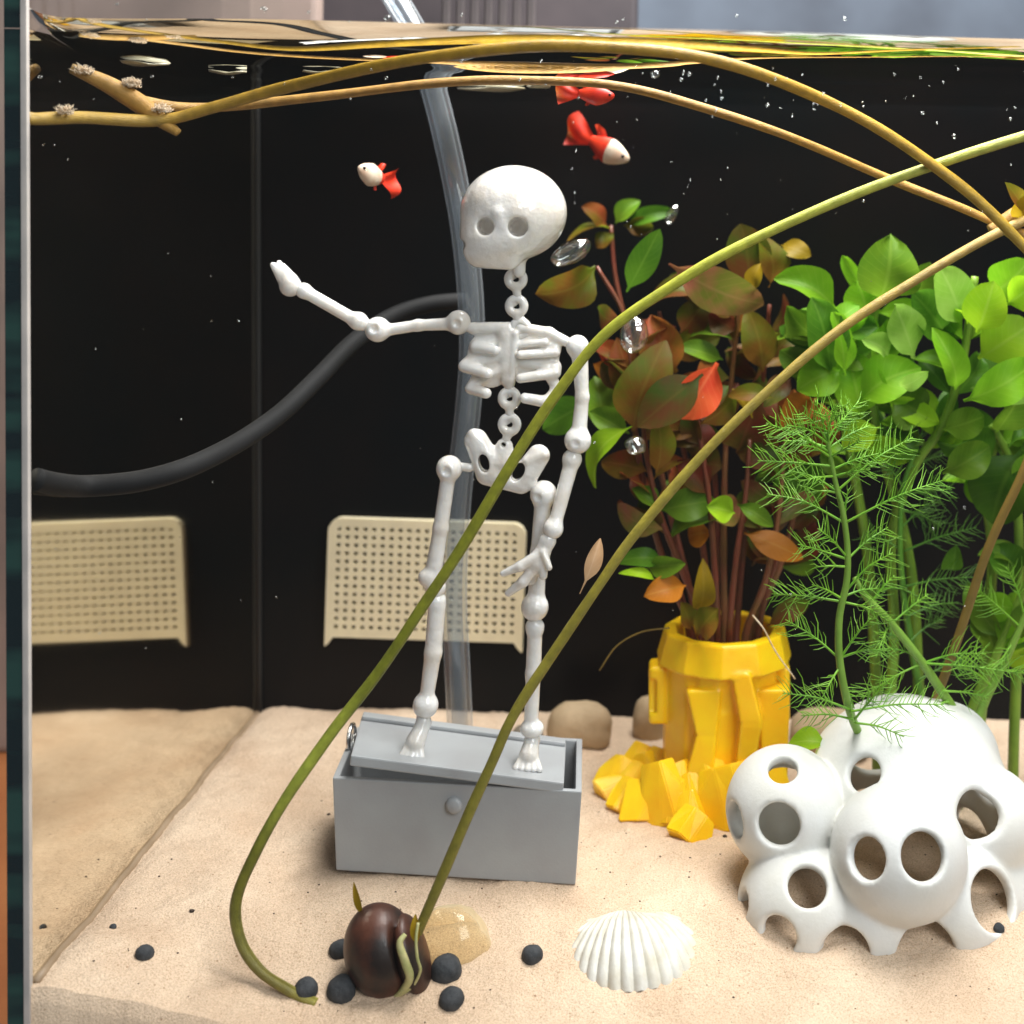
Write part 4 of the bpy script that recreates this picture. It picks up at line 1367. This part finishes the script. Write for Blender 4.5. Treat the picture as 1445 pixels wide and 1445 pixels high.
GL = [
    ((1240, 424), (1258, 334), 92, 0, 'green', 0), ((1180, 436), (1096, 388), 50, 0, 'bgreen', 20), ((1172, 530), (1148, 420), 72, -.004, 'dgreen', 0), ((1192, 530), (1178, 440), 60, -.006, 'bgreen', 30), ((1146, 530), (1102, 494), 44, .002, 'green', 0),
    ((1186, 522), (1126, 548), 62, -.002, 'bgreen', 0), ((1290, 506), (1264, 430), 62, -.004, 'pale', 0), ((1356, 460), (1328, 376), 76, -.004, 'pale', 0), ((1378, 470), (1402, 398), 66, -.010, 'lime', 0),
    ((1400, 412), (1452, 372), 74, .002, 'bgreen', 0), ((1420, 430), (1462, 400), 60, -.004, 'lime', 0), ((1380, 506), (1456, 456), 74, -.004, 'lime', 0), ((1360, 566), (1464, 512), 60, -.008, 'bgreen', 20), ((1370, 548), (1470, 555), 44, -.002, 'pale', 0),
    ((1347, 550), (1323, 466), 46, -.006, 'bgreen', 0), ((1338, 480), (1288, 412), 70, .002, 'dgreen', 0), ((1252, 502), (1220, 478), 34, -.006, 'pale', 0), ((1214, 566), (1296, 516), 74, .000, 'bgreen', 0), ((1216, 590), (1196, 496), 74, .002, 'bgreen', 0),
    ((1268, 545), (1308, 527), 26, -.010, 'pale', 0), ((1330, 606), (1390, 588), 50, 0, 'green', 0), ((1242, 602), (1188, 630), 44, -.006, 'lime', 0), ((1330, 668), (1398, 630), 54, .0, 'green', 10), ((1442, 636), (1396, 738), 96, .004, 'dgreen', 0),
    ((1345, 805), (1348, 772), 30, .006, 'dgreen', 0), ((1290, 420), (1312, 372), 50, .004, 'green', 0), ((1224, 450), (1210, 396), 60, .004, 'bgreen', 0), ((1440, 700), (1470, 640), 60, 0, 'green', 0), ((1436, 820), (1400, 770), 60, .01, 'dgreen', 0),
    ((1440, 900), (1470, 850), 60, .0, 'green', 0), ((1405, 610), (1440, 560), 60, .0, 'green', 20), ((1400, 650), (1360, 620), 50, .004, 'dgreen', 0), ((1310, 590), (1262, 560), 70, .004, 'green', 0), ((1300, 640), (1250, 620), 60, .006, 'dgreen', 0),
]
for b, t, w, dy, m, rl in GL:
    add_leaf(gp, b, t, w * .95, YG + dy, m, rl, rnd=.6)
for k in range(96):
    q = green_stems[rd.choice([0, 1, 1, 2, 2, 3, 3, 4, 5])]
    path = catmull([P(*a) for a in q], 6)
    a = path[rd.randrange(int(len(path) * .42), len(path) - 2)]
    an = rd.choice([rd.uniform(-.3, 1.2), rd.uniform(2.0, 3.4)])
    ln = rd.uniform(.008, .016)
    e = a + Vector((math.cos(an) * ln, rd.uniform(-.002, .010), math.sin(an) * ln + .002))
    add_leaf(gp, a, e, rd.uniform(28, 54), YG, rd.choice(['green', 'dgreen', 'dgreen', 'green', 'bgreen', 'bgreen', 'lime']), rd.uniform(-50, 50), rnd=.8)
path = catmull([P(1470, 600, .07), P(1440, 675, .07), P(1396, 770, .072), P(1352, 900, .075), P(1325, 975, .078), P(1300, 1040, .08)], 8)
mk('water_lily_stem', *tube(path, 0.00125, 10)[:2], M['stem_brown'], label='brown stem leaning behind the feathery plant at the right', cat='stem')


# ------------------------------------------------------------------ feathery plants
def frond(base, tip, dens=13, plen=0.0052, droop=0.12, seed=0, r=0.00023):
    rd_ = random.Random(seed)
    ax = tip - base
    L = ax.length
    t_ = ax.normalized()
    bend = Vector((0, 0, 1)) * (-droop * L) + Vector((rd_.uniform(-1, 1), rd_.uniform(-1, 1), 0)) * L * .06
    path = catmull([base, base.lerp(tip, .5) - bend * .6, tip], 8)
    prt = [tube(path, lambda t: r * (1.5 - 1.0 * t), 6)]
    view = Vector((rd_.uniform(-.5, .5), -1, rd_.uniform(-.3, .7)))
    side = t_.cross(view).normalized()
    for i in range(dens):
        t = 0.30 + 0.70 * (i + rd_.uniform(-.35, .35)) / dens
        t = min(max(t, .2), .999)
        fi = t * (len(path) - 1)
        k = min(int(fi), len(path) - 2)
        c = path[k].lerp(path[k + 1], fi - k)
        tg = (path[k + 1] - path[k]).normalized()
        ln = plen * (0.45 + 0.75 * math.sin(math.pi * (0.22 + 0.70 * (i / dens)))) * rd_.uniform(.6, 1.3)
        for s in (-1, 1):
            if rd_.random() < .08:
                continue
            d = (side * s * rd_.uniform(.35, .9) + tg * rd_.uniform(.5, .95) + view * rd_.uniform(-.7, .7)).normalized()
            e = c + d * ln
            m_ = c.lerp(e, .5) + side * s * ln * rd_.uniform(-.08, .18)
            prt.append(tube([c, m_, e], lambda q: r * 0.62 * (1.05 - .75 * q), 4, False))
    return join(prt)


def feather(label, stem, fr, Y, mat, smat, srad, root, dens=13):
    pl = empty('feathery_plant', root, label, 'plant')
    pl['_w'] = tuple(root)
    vs, fs, _ = tube(catmull([P(*q) for q in stem], 8), lambda t: srad * (1.1 - .55 * t), 9)
    mk('stem', vs, fs, smat, pl)
    for k, (b, t) in enumerate(fr):
        rd_ = random.Random(k + len(fr) * 31)
        B0 = P(b[0], b[1], Y); T0 = P(t[0], t[1], Y + rd_.uniform(-.008, .006))
        ln = (T0 - B0).length
        vs, fs, _ = frond(B0, T0, max(6, int(dens * .95 * ln / .016)), min(.0062, .0036 + ln * .12), rd_.uniform(.02, .14), k)
        mk('frond', vs, fs, mat, pl)
    return pl


YF = 0.050
feather('feathery green plant with fine needle leaves draped over the top of the white ornament',
        [(1222, 1052, YF + .012), (1205, 1020, YF + .006), (1192, 975, YF), (1184, 920, YF), (1185, 868, YF), (1195, 820, YF), (1196, 775, YF), (1190, 725, YF), (1180, 685, YF), (1172, 645, YF), (1166, 612, YF)],
        [((1171, 638), (1081, 597)), ((1169, 625), (1165, 582)), ((1170, 630), (1212, 566)), ((1168, 622), (1132, 582)), ((1168, 620), (1190, 590)), ((1167, 616), (1150, 566)), ((1167, 616), (1182, 572)), ((1169, 626), (1110, 600)), ((1170, 632), (1104, 622)), ((1170, 632), (1228, 600)), ((1172, 645), (1128, 628)), ((1172, 645), (1216, 622)), ((1175, 658), (1069, 650)), ((1176, 662), (1240, 640)), ((1178, 672), (1126, 680)), ((1178, 672), (1228, 662)), ((1181, 693), (1112, 664)), ((1181, 693), (1288, 617)), ((1182, 695), (1138, 696)),
         ((1192, 738), (1082, 697)), ((1192, 736), (1197, 690)), ((1192, 738), (1330, 678)), ((1195, 789), (1126, 768)), ((1196, 789), (1253, 744)), ((1195, 786), (1154, 746)), ((1195, 800), (1150, 800)),
         ((1192, 836), (1260, 780)), ((1188, 849), (1089, 838)), ((1188, 849), (1256, 878)), ((1188, 845), (1146, 825)), ((1190, 842), (1240, 830)),
         ((1185, 930), (1108, 874)), ((1185, 930), (1229, 872)), ((1185, 928), (1256, 918)), ((1186, 940), (1160, 985)), ((1190, 960), (1206, 1000)),
         ((1199, 1001), (1104, 978)), ((1200, 1004), (1332, 994)), ((1206, 1020), (1276, 1040)), ((1204, 1015), (1130, 1010)), ((1206, 1015), (1254, 960))],
        YF, M['fern'], M['fernstem'], 0.00105, P(1215, 1045, YF + .01))
feather('slanting feathery plant stem running from behind the ornament towards the upright feathery plant',
        [(1372, 1040, .074), (1345, 1000, .072), (1302, 936, .070), (1258, 880, .068), (1222, 842, .066), (1206, 815, .066)],
        [((1302, 936), (1392, 922)), ((1300, 936), (1214, 986)), ((1302, 936), (1440, 950)), ((1302, 930), (1238, 915)), ((1258, 880), (1310, 838)), ((1256, 878), (1236, 928)), ((1230, 850), (1262, 812)), ((1330, 975), (1395, 985)), ((1340, 990), (1290, 1000))],
        .070, M['fern'], M['fernstem'], 0.00135, G(1380, 1050))
feather('darker feathery plant standing further back behind the slanting feathery stem',
        [(1300, 990, .098), (1286, 910, .096), (1274, 830, .095), (1270, 760, .094), (1274, 690, .094), (1290, 640, .093)],
        [((1275, 778), (1378, 744)), ((1272, 776), (1220, 750)), ((1275, 828), (1384, 814)), ((1274, 830), (1216, 838)), ((1276, 832), (1316, 858)), ((1272, 700), (1342, 690)), ((1272, 720), (1330, 745)), ((1284, 905), (1330, 874)), ((1284, 905), (1240, 890)),
         ((1276, 690), (1248, 650)), ((1282, 660), (1340, 640)), ((1290, 640), (1310, 590)), ((1272, 745), (1320, 705)), ((1280, 870), (1352, 850)), ((1295, 960), (1370, 930))],
        .094, M['fern2'], M['fern2'], 0.0011, G(1300, 1030))
feather('feathery sprig on a stout green stalk beside the right edge of the plants',
        [(1372, 1040, .080), (1392, 985, .080), (1420, 930, .080), (1446, 870, .080), (1475, 800, .08)],
        [((1440, 885), (1372, 826)), ((1430, 905), (1400, 950)), ((1412, 945), (1470, 960)), ((1446, 870), (1420, 800)), ((1400, 970), (1350, 940)), ((1440, 880), (1480, 900))],
        .080, M['fern'], M['fernstem'], 0.0013, G(1374, 1050))


# ------------------------------------------------------------------ white ornament: hollow bubbles with round holes
def ornament():
    def W_(px, py, Y, r):
        c = P(px, py, Y)
        return np.array([c.x, c.y, c.z]), r / S(Y)
    def Gl(px, Y, z, r):
        return np.array([P(px, 1290, Y).x, Y, z]), r
    lobes = [W_(1278, 1138, .066, 150), W_(1108, 1140, .052, 84), W_(1268, 1205, .038, 96), W_(1392, 1160, .055, 76), W_(1330, 1072, .072, 80),
             Gl(1132, .0425, -.0075, .0160), Gl(1226, .0415, -.0085, .0155), Gl(1338, .046, -.008, .0175), Gl(1262, .068, -.010, .0300), Gl(1392, .054, -.008, .0150)]

    def body(p):
        d = None
        for c, r in lobes:
            e = s_sph(p, c, r)
            d = e if d is None else smin(.0010, d, e)
        return d

    def hit(px, py):
        o = np.array([0, -D, ZC]); q = P(px, py, 0.05)
        dr_ = np.array([q.x, q.y, q.z]) - o; dr_ /= np.linalg.norm(dr_)
        t, best, bx = .25, 1e9, None
        for _ in range(80):
            x = o + dr_ * t
            dd = float(body(x))
            if dd < best:
                best, bx = dd, x
            if dd < 1e-5 or t > .5:
                break
            t += max(dd * .9, 1e-5)
        x = bx
        e = 1e-4
        gr = np.array([float(body(x + np.eye(3)[i] * e)) - float(body(x - np.eye(3)[i] * e)) for i in range(3)])
        return x, gr / np.linalg.norm(gr)
    holes = [(1104, 1083, 21), (1098, 1167, 30), (1032, 1158, 24), (1140, 1249, 27), (1220, 1212, 28), (1306, 1209, 32), (1217, 1090, 25), (1380, 1150, 32),
             (1097, 1322, 25), (1194, 1342, 30), (1302, 1338, 40), (1410, 1270, 40), (1046, 1275, 16)]
    hl = []
    for px, py, r in holes:
        x, nn = hit(px, py)
        hl.append((x, nn, .93 * r / F * np.linalg.norm(x - np.array([0, -D, ZC]))))
    # holes on the far side let light in
    for a in (20, 60, 100, 140, 170):
        dirn = np.array([math.cos(R(a)), math.sin(R(a)), .25]); dirn /= np.linalg.norm(dirn)
        c, r = lobes[0]
        hl.append((c + dirn * r, dirn, .0085))
    c, r = lobes[8]
    for a in (30, 65, 100, 150):
        dirn = np.array([math.cos(R(a)), math.sin(R(a)), .1]); dirn /= np.linalg.norm(dirn)
        hl.append((c + dirn * r, dirn, .0075))

    def fn(x, y, z):
        p = (x, y, z)
        o = body(p)
        o = np.maximum(o, -(z + .021))
        d = smax(.0008, o, -(o + .0030))
        for c, nn, r in hl:
            a = c - nn * .006; b = c + nn * .008
            d = smax(.0012, d, -s_cap(p, a, b, r * .93, r * 1.06))
        return d
    lo = np.min([c - r for c, r in lobes], 0) - .003
    hi = np.max([c + r for c, r in lobes], 0) + .003
    lo[2] = -.0235
    v, q = sdf_mesh(fn, lo, hi, .00062)
    mk('bubble_ornament', v, q, M['white'], label='white hollow bubble-shaped ornament full of round holes, set in the sand', cat='ornament')


ornament()
# green leaf scrap trapped between planter and ornament
vs, fs, uv = leaf(P(1168, 1050, .066), P(1112, 1048, .068), .0075, (0, -.6, 1), .3, .2, seed=900)
mk('fallen_leaf', vs, fs, LM['lime'], label='lime green fallen leaf resting on the white ornament', cat='leaf', uvs=uv)


# ------------------------------------------------------------------ cockle shell
def cockle():
    c = G(878, 1417)
    nth, nr = 330, 30
    vs, fs = [], []
    H = .0088
    for i in range(nr + 1):
        t = i / nr
        for k in range(nth + 1):
            s = k / nth * 2 - 1
            th = s * R(76)
            Rm = .0172 * (1 + .10 * math.cos(th * 1.0)) * (1 + .06 * math.tanh(s * 3)) * (1 - .10 * abs(s) ** 4)
            rib = abs(math.sin(s * 19 * math.pi * .5 + .4))
            rib = rib ** .7
            r = t ** .9 * Rm * (1 + .022 * (rib - .5) * t)
            x = r * math.sin(th) * .92
            y = .0128 - r * math.cos(th) * 1.02
            prof = math.sin(math.pi * (0.19 + 0.81 * t)) ** .60 if t < 1 else 0.0
            z = H * (prof * (1 - .30 * math.sin(th) ** 2)) + (rib - .6) * .00085 * min(1, t * 1.8) * (1 - .2 * t)
            z -= .0006 * (0.5 + .5 * math.cos(t * 34)) * .25
            q = Matrix.Rotation(R(-6), 3, 'X') @ Vector((x, y, z + .0006))
            q = Matrix.Rotation(R(-5), 3, 'Y') @ q
            vs.append(Vector((c.x, c.y + .0115, c.z - .0010)) + q * 1.27)
    for i in range(nr):
        for k in range(nth):
            a = i * (nth + 1) + k
            fs.append((a, a + 1, a + nth + 2, a + nth + 1))
    mk('cockle_shell', vs, fs, M['shell'], label='white ribbed cockle shell lying on the sand', cat='shell', fix=True)


cockle()

# ------------------------------------------------------------------ sprouting seed
ys = G(545, 1412).y + .006
sd_root = empty('sprouting_seed', P(545, 1412, ys), 'glossy dark brown seed split open with a pale sprout, standing on the sand', 'seed')
sd_root['_w'] = tuple(sd_root.location)


def rot2(p, c, a):
    x, y = p[0] - c[0], p[1] - c[1]
    return (x * math.cos(a) + y * math.sin(a), -x * math.sin(a) + y * math.cos(a), p[2])


def seed_f(p):
    q = rot2(p, (538, 1343), R(14))
    q = (q[0] * -1, q[1], q[2]) if False else q
    q = rot2(p, (538, 1342), R(-16))
    d = s_ell(q, (0, 0, 0), (51, 65, 50))
    # split along the right flank
    cut = s_ell(q, (34, 4, 38), (8, 56, 26))
    return smax(3, d, -cut)


pix_part('seed_coat', seed_f, (470, 606, 1262, 1424, -60, 60), 1.8, ys, M['seed'], sd_root)
pix_part('seed_lip', lambda p: s_ell(rot2(p, (566, 1352), R(-18)), (17, 0, 2), (21, 58, 40)), (530, 612, 1286, 1420, -50, 60), 1.8, ys, M['seed'], sd_root)
path = catmull([P(572, 1318, ys - .0072), P(564, 1332, ys - .0082), P(572, 1358, ys - .0082), P(578, 1380, ys - .0068), P(566, 1400, ys - .0050), P(552, 1410, ys - .0040)], 6)
vs, fs, _ = tube(path, lambda t: .0004 + .00055 * math.sin(math.pi * (t * .9 + .05)), 10)
mk('germ', vs, fs, M['germ'], sd_root)
path = catmull([P(590, 1302, ys - .0066), P(587, 1326, ys - .0076), P(589, 1352, ys - .0078), P(593, 1370, ys - .0070), P(582, 1392, ys - .0056), P(562, 1406, ys - .0045)], 6)
vs, fs, _ = tube(path, lambda t: .00034, 8)
mk('seam_edge', vs, fs, M['germ'], sd_root)
vs, fs, uv = leaf(P(510, 1288, ys), P(499, 1245, ys), .0016, (0, -1, .3), .9, .1, seed=77, petf=.02)
mk('sprout', vs, fs, LM['gold'], sd_root, uvs=uv)
vs, fs, uv = leaf(P(588, 1330, ys - .006), P(586, 1290, ys - .004), .0022, (0, -1, .3), .9, .1, seed=78, petf=.02)
mk('sprout', vs, fs, LM['gold'], sd_root, uvs=uv)
vs, fs, _ = tuft(P(556, 1412, ys - .0015), 90, .0020, .00022, 8, (0, 0, -.7), 1.3)
mk('root_tuft', vs, fs, M['root'], sd_root)


# ------------------------------------------------------------------ stones, quartz, pellets, debris
def lump(name, c, r, mat, label, cat, seed, sub=3, amp=.18, group=None, fr=1.4, tilt=0, sq=2.0, kind=None):
    bm = bmesh.new()
    bmesh.ops.create_icosphere(bm, subdivisions=sub, radius=1.0)
    from mathutils import noise as nz
    vs = []
    rot = Matrix.Rotation(R(tilt), 3, 'Y')
    for q in bm.verts:
        d = q.co.normalized()
        k = (abs(d.x) ** sq + abs(d.y) ** sq + abs(d.z) ** sq) ** (-1 / sq)
        n_ = nz.noise(d * fr + Vector((seed * 3.1, seed * 1.7, 0)))
        n2 = nz.noise(d * fr * 3 + Vector((seed, 0, seed)))
        e = d * k * (1 + amp * n_ + amp * .3 * n2)
        vs.append(Vector(c) + rot @ Vector((e.x * r[0], e.y * r[1], e.z * r[2])))
    bm.verts.index_update()
    fs = [tuple(q.index for q in f_.verts) for f_ in bm.faces]
    bm.free()
    return mk(name, vs, fs, mat, None, True, label, cat, group, kind)


lump('beige_stone', P(818, 1026, .137), (.0098, .006, .0075), M['stone'], 'rounded beige stone against the black wall behind the grey box', 'stone', 3, amp=.16, sq=3)
lump('beige_stone', P(915, 1022, .145), (.0050, .005, .0090), M['stone'], 'small upright beige stone against the black wall behind the planter', 'stone', 4, amp=.18, sq=2.6)
lump('brown_stone', P(742, 1046, .143), (.006, .005, .005), M['stone2'], 'small grey brown stone half sunk in the sand behind the lid', 'stone', 6, amp=.1)
lump('beige_stone', P(1170, 1040, .13), (.012, .008, .008), M['stone'], 'wide beige stone in the gap between planter and ornament', 'stone', 7, amp=.1, sq=3)
gq = G(640, 1378)
lump('quartz_pebble', (P(636, 1332, gq.y + .0095)), (.0092, .0065, .0082), M['quartz'], 'translucent amber quartz pebble behind the brown seed', 'pebble', 9, sub=4, amp=.16)
pel = [(203, 1346, 13, 'dark round pellet alone on the sand near the left glass pane'), (431, 1398, 17, 'dark pellet touching the buried end of the green stem'), (481, 1400, 21, 'large dark pellet between green stem end and brown seed'),
       (479, 1342, 15, 'dark pellet tucked behind the left flank of the seed'), (629, 1360, 22, 'biggest dark pellet leaning on the amber quartz pebble'), (751, 1349, 15, 'dark pellet standing free between quartz pebble and cockle shell'), (636, 1413, 18, 'dark pellet right of the seed in front of the quartz pebble'),
       (159, 1309, 5, 'tiny dark pellet on the sand beside the lone pellet'), (1410, 1312, 8, 'small dark crumb on the sand right of the white ornament')]
for k, (px, py, r, lb) in enumerate(pel):
    c = G(px, py + (4 if r > 10 else 1))
    if k == 4:
        c = G(px, 1376)
    rr = r / S(c.y)
    lump('clay_pellet', (c.x, c.y + rr * .2, c.z + rr * .22), (rr, rr, rr * .95), M['pellet'], lb, 'pellet', 20 + k, amp=.10, group='dark pellets on the sand')
# crumbs of debris strewn over the sand
rd = random.Random(5)
prt = []
for k in range(170):
    x = rd.uniform(-.13, .10); y = rd.uniform(.004, .10) ** 1.0
    r = rd.uniform(.00010, .00026) if k > 12 else rd.uniform(.0004, .0007)
    z = float(sandz(x, y)) + r * .4
    bm = bmesh.new(); bmesh.ops.create_icosphere(bm, subdivisions=1, radius=1)
    vs = [Vector((x, y, z)) + Vector((q.co.x * r * rd.uniform(.7, 1.6), q.co.y * r, q.co.z * r * .7)) for q in bm.verts]
    bm.verts.index_update()
    prt.append((vs, [tuple(q.index for q in f_.verts) for f_ in bm.faces], None)); bm.free()
vs, fs, _ = join(prt)
mk('debris_crumbs', vs, fs, M['debris'], label='tiny dark crumbs scattered over the pale sand', cat='debris', kind='stuff')

# ------------------------------------------------------------------ dry leaf and loose fibres
vs, fs, uv = leaf(P(818, 838, .028), P(848, 760, .031), .0040, (0.3, -1, .2), .5, .15, seed=300, petf=.3)
mk('dry_leaf', vs, fs, LM['dry'], label='small dry tan leaf clinging to the olive stem', cat='leaf', uvs=uv)
for pts, lb in (([(1062, 868, .082), (1078, 888, .080), (1095, 920, .080), (1122, 958, .080)], 'thin pale fibre hanging over the rim of the yellow planter'),
                ([(846, 946, .09), (870, 912, .089), (905, 892, .088), (945, 886, .088)], 'thin dark fibre arching beside the yellow planter rim')):
    vs, fs, _ = tube(catmull([P(*q) for q in pts], 8), .00022, 5)
    mk('fibre', vs, fs, M['tuftm'] if 'pale' in lb else M['stem_brown'], label=lb, cat='fibre')


# ------------------------------------------------------------------ fish
def fish(loc, heading, pitch, ln, label, seed, body_m, roll=0, cut=.5):
    rt_ = empty('guppy', loc, label, 'fish', 'guppies')
    rt_['_w'] = tuple(loc)
    rot = Matrix.Rotation(R(heading), 3, 'Z') @ Matrix.Rotation(R(pitch), 3, 'Y') @ Matrix.Rotation(R(roll), 3, 'X')

    def T(x, y, z):
        return Vector(loc) + rot @ Vector((x * ln, y * ln, z * ln))
    vs, fs = [], []
    n, m_ = 20, 14
    for i in range(n + 1):
        t = i / n
        hz = .19 * math.sin(math.pi * min(1, t * .82 + .02)) ** .75 * (1 - .42 * max(0, t - .5) / .5) + .012
        hy = hz * .62
        for k in range(m_):
            a = 2 * math.pi * k / m_
            vs.append(T(.5 - t * .72, hy * math.cos(a), hz * math.sin(a) - .02 * math.sin(math.pi * t)))
    for i in range(n):
        for k in range(m_):
            k2 = (k + 1) % m_
            fs.append((i * m_ + k, (i + 1) * m_ + k, (i + 1) * m_ + k2, i * m_ + k2))
    fs += [tuple(range(m_)), tuple(n * m_ + k for k in range(m_ - 1, -1, -1))]
    fb = mk('body', vs, fs, None, rt_, mats=[body_m, M['fishred']], fmat=[0 if i < n * cut else 1 for i in range(n) for _ in range(m_)] + [0, 1])

    def fin(name, base0, base1, out_, spread, curve, nrow=8, ncol=10):
        vs, fs = [], []
        b0, b1 = Vector(base0), Vector(base1)
        for s_ in (1, -1):
            for i in range(nrow + 1):
                t = i / nrow
                for j in range(ncol + 1):
                    q = j / ncol
                    p_ = b0.lerp(b1, q) + Vector(out_) * t + (b1 - b0) * (q - .5) * spread * t
                    y_ = .05 * curve * math.sin(q * 7 + t * 3) * t + s_ * .008 * (1 - t * .8)
                    ex_ = 1 - .18 * (2 * q - 1) ** 2 * t
                    p_ = b0.lerp(b1, q) + (p_ - b0.lerp(b1, q)) * ex_
                    vs.append(T(p_.x, p_.y + y_, p_.z))
        N = (nrow + 1) * (ncol + 1)
        for s_ in (0, 1):
            for i in range(nrow):
                for j in range(ncol):
                    a = s_ * N + i * (ncol + 1) + j
                    qd = (a, a + 1, a + ncol + 2, a + ncol + 1)
                    fs.append(qd if s_ == 0 else qd[::-1])
        mk(name, vs, fs, M['fishred'], rt_, fix=True)
    fin('tail_fin', (-.20, 0, .07), (-.20, 0, -.07), (-.50, 0, .03), 3.6, 1.6)
    fin('dorsal_fin', (.06, 0, .11), (-.12, 0, .10), (-.16, 0, .16), -.1, .4)
    fin('pelvic_fin', (.06, 0, -.12), (-.04, 0, -.12), (-.06, 0, -.12), -.3, .3)
    for s_ in (1, -1):
        bm = bmesh.new(); bmesh.ops.create_icosphere(bm, subdivisions=2, radius=.028)
        vs = [T(.42 + q.co.x, s_ * .055 + q.co.y, .02 + q.co.z) for q in bm.verts]
        bm.verts.index_update()
        mk('eye', vs, [tuple(q.index for q in f_.verts) for f_ in bm.faces], M['eye'], fb)
        bm.free()


fish(P(850, 206, .115), -28, 24, .0200, 'pale guppy with a broad red tail swimming above the skull', 1, M['fishpale'])
fish(P(530, 248, .075), 248, -14, .0160, 'pale guppy with red fins facing the glass beside the clear tube', 2, M['fishpale'], cut=.8)
fish(P(832, 133, .062), -8, 4, .0130, 'added small red guppy shape just under the water surface behind the tan stem', 3, M['fishred'], cut=0)  # third fish added for the red spot at the water surface


# ------------------------------------------------------------------ air bubbles and specks
def bub(px, py, Y, rx, ry, rz, tilt, lb, seed):
    s_ = S(Y)
    lump('air_bubble', P(px, py, Y), (rx / s_, ry / s_, rz / s_), M['bubble'], lb, 'bubble', seed, sub=4, amp=.12, group='silvery air bubbles', tilt=tilt)


bub(806, 356, .070, 31, 18, 16, -28, 'large silvery air bubble trapped under leaves beside the skull', 61)
bub(895, 472, .068, 21, 18, 26, 10, 'pear-shaped air bubble in front of the red leaves under the green stem', 62)
bub(897, 629, .066, 15, 13, 13, 0, 'small silvery air bubble below the lime green leaf', 63)
bub(948, 303, .112, 8, 8, 15, 25, 'slim silvery air bubble on the highest leaf of the red plant', 64)
rd = random.Random(12)
prt = []
for k in range(120):
    Y = rd.choice([rd.uniform(.002, .02), rd.uniform(.002, .15)])
    u = rd.random()
    if u < .45:
        px, py = rd.uniform(55, 400), rd.uniform(150, 960)
        if rd.random() < .5:
            px = 50 + rd.random() ** 2 * 60
    elif u < .8:
        px, py = rd.uniform(800, 1445), rd.uniform(105, 340)
    else:
        px, py = rd.uniform(450, 1445), rd.uniform(100, 900)
    c = P(px, py, Y)
    if c.z > ZW - .002 or c.x < xl(c.z) + .001:
        continue
    r = rd.uniform(.6, 1.7) * (2.0 if rd.random() < .06 else 1) / S(Y)
    bm = bmesh.new(); bmesh.ops.create_icosphere(bm, subdivisions=1, radius=1)
    vs = [c + Vector((q.co.x * r, q.co.y * r, q.co.z * r * rd.uniform(.8, 1.5))) for q in bm.verts]
    bm.verts.index_update()
    prt.append((vs, [tuple(q.index for q in f_.verts) for f_ in bm.faces], None)); bm.free()
vs, fs, _ = join(prt)
mk('suspended_specks', vs, fs, M['bubble'], label='fine pale specks drifting in the dark water', cat='specks', kind='stuff')

# small bubbles clinging to the inside of the front pane along the waterline
rd = random.Random(31)
prt = []
for k in range(62):
    if k < 34:
        px, py = rd.uniform(900, 1445), rd.uniform(96, 170)
    elif k < 50:
        px, py = rd.uniform(60, 900), rd.uniform(84, 150)
    else:
        px, py = rd.uniform(60, 1445), rd.uniform(4, 36)
    c = P(px, py, .0006)
    r = rd.uniform(1.0, 2.6) * (2.2 if rd.random() < .08 else 1) / S(0)
    c.y = -.0008 + r * .5
    bm = bmesh.new(); bmesh.ops.create_icosphere(bm, subdivisions=2, radius=1)
    fx = rd.uniform(.8, 1.6)
    vs = [c + Vector((q.co.x * r * fx, max(q.co.y, -.9) * r * .5, q.co.z * r)) for q in bm.verts]
    bm.verts.index_update()
    prt.append((vs, [tuple(q.index for q in f_.verts) for f_ in bm.faces], None)); bm.free()
vs, fs, _ = join(prt)
mk('pane_bubbles', vs, fs, M['bubble'], label='tiny glassy bubbles and drops clinging to the front glass near the waterline', cat='bubbles', kind='stuff')

# thin pale flakes floating at the water surface
M['flake'] = plain('pale_film', (0.50, 0.47, 0.36), (0.30, 0.27, 0.17), 0.35, 150.0)
fl = [(205, 88, 26, .06, 'thin pale flake floating above the root stub'), (320, 100, 20, .06, 'greenish pale flake floating between root stub and yellow stem'), (455, 100, 20, .055, 'broad cream flake floating beside the yellow stem'),
      (690, 124, 42, .075, 'bright white film patch floating above the skull'), (760, 120, 18, .075, 'small white film patch beside the bright one')]
for k, (px, py, r, Y, lb) in enumerate(fl):
    rd_ = random.Random(k + 70)
    # rest on the underside of the water surface: depth from the surface height
    Yd = (ZW - .0006 - ZC) / ((VPY - py) / F + (px - VPX) / F * SR) - D
    Yd = min(max(Yd, .012), YB - .01)
    c = P(px, py, Yd); c.z = min(c.z, ZW - .0010)
    rr = r / S(Yd)
    vs, fs = [], []
    n = 18
    for lv in (0, 1):
        for i in range(n):
            a = 2 * math.pi * i / n
            q = rr * (1 + .35 * math.sin(a * 2 + k) + rd_.uniform(-.12, .12))
            vs.append(c + Vector((math.cos(a) * q, math.sin(a) * q * .8, (.0003 if lv else -.0002) + .0003 * math.sin(a * 2 + k))))
    fs = [tuple(range(n - 1, -1, -1)), tuple(range(n, 2 * n))] + [(i, (i + 1) % n, n + (i + 1) % n, n + i) for i in range(n)]
    mk('floating_flake', vs, fs, M['flake'], label=lb, cat='flake', group='flakes floating at the surface')

for o in list(bpy.data.objects):
    if '_w' in o:
        del o['_w']
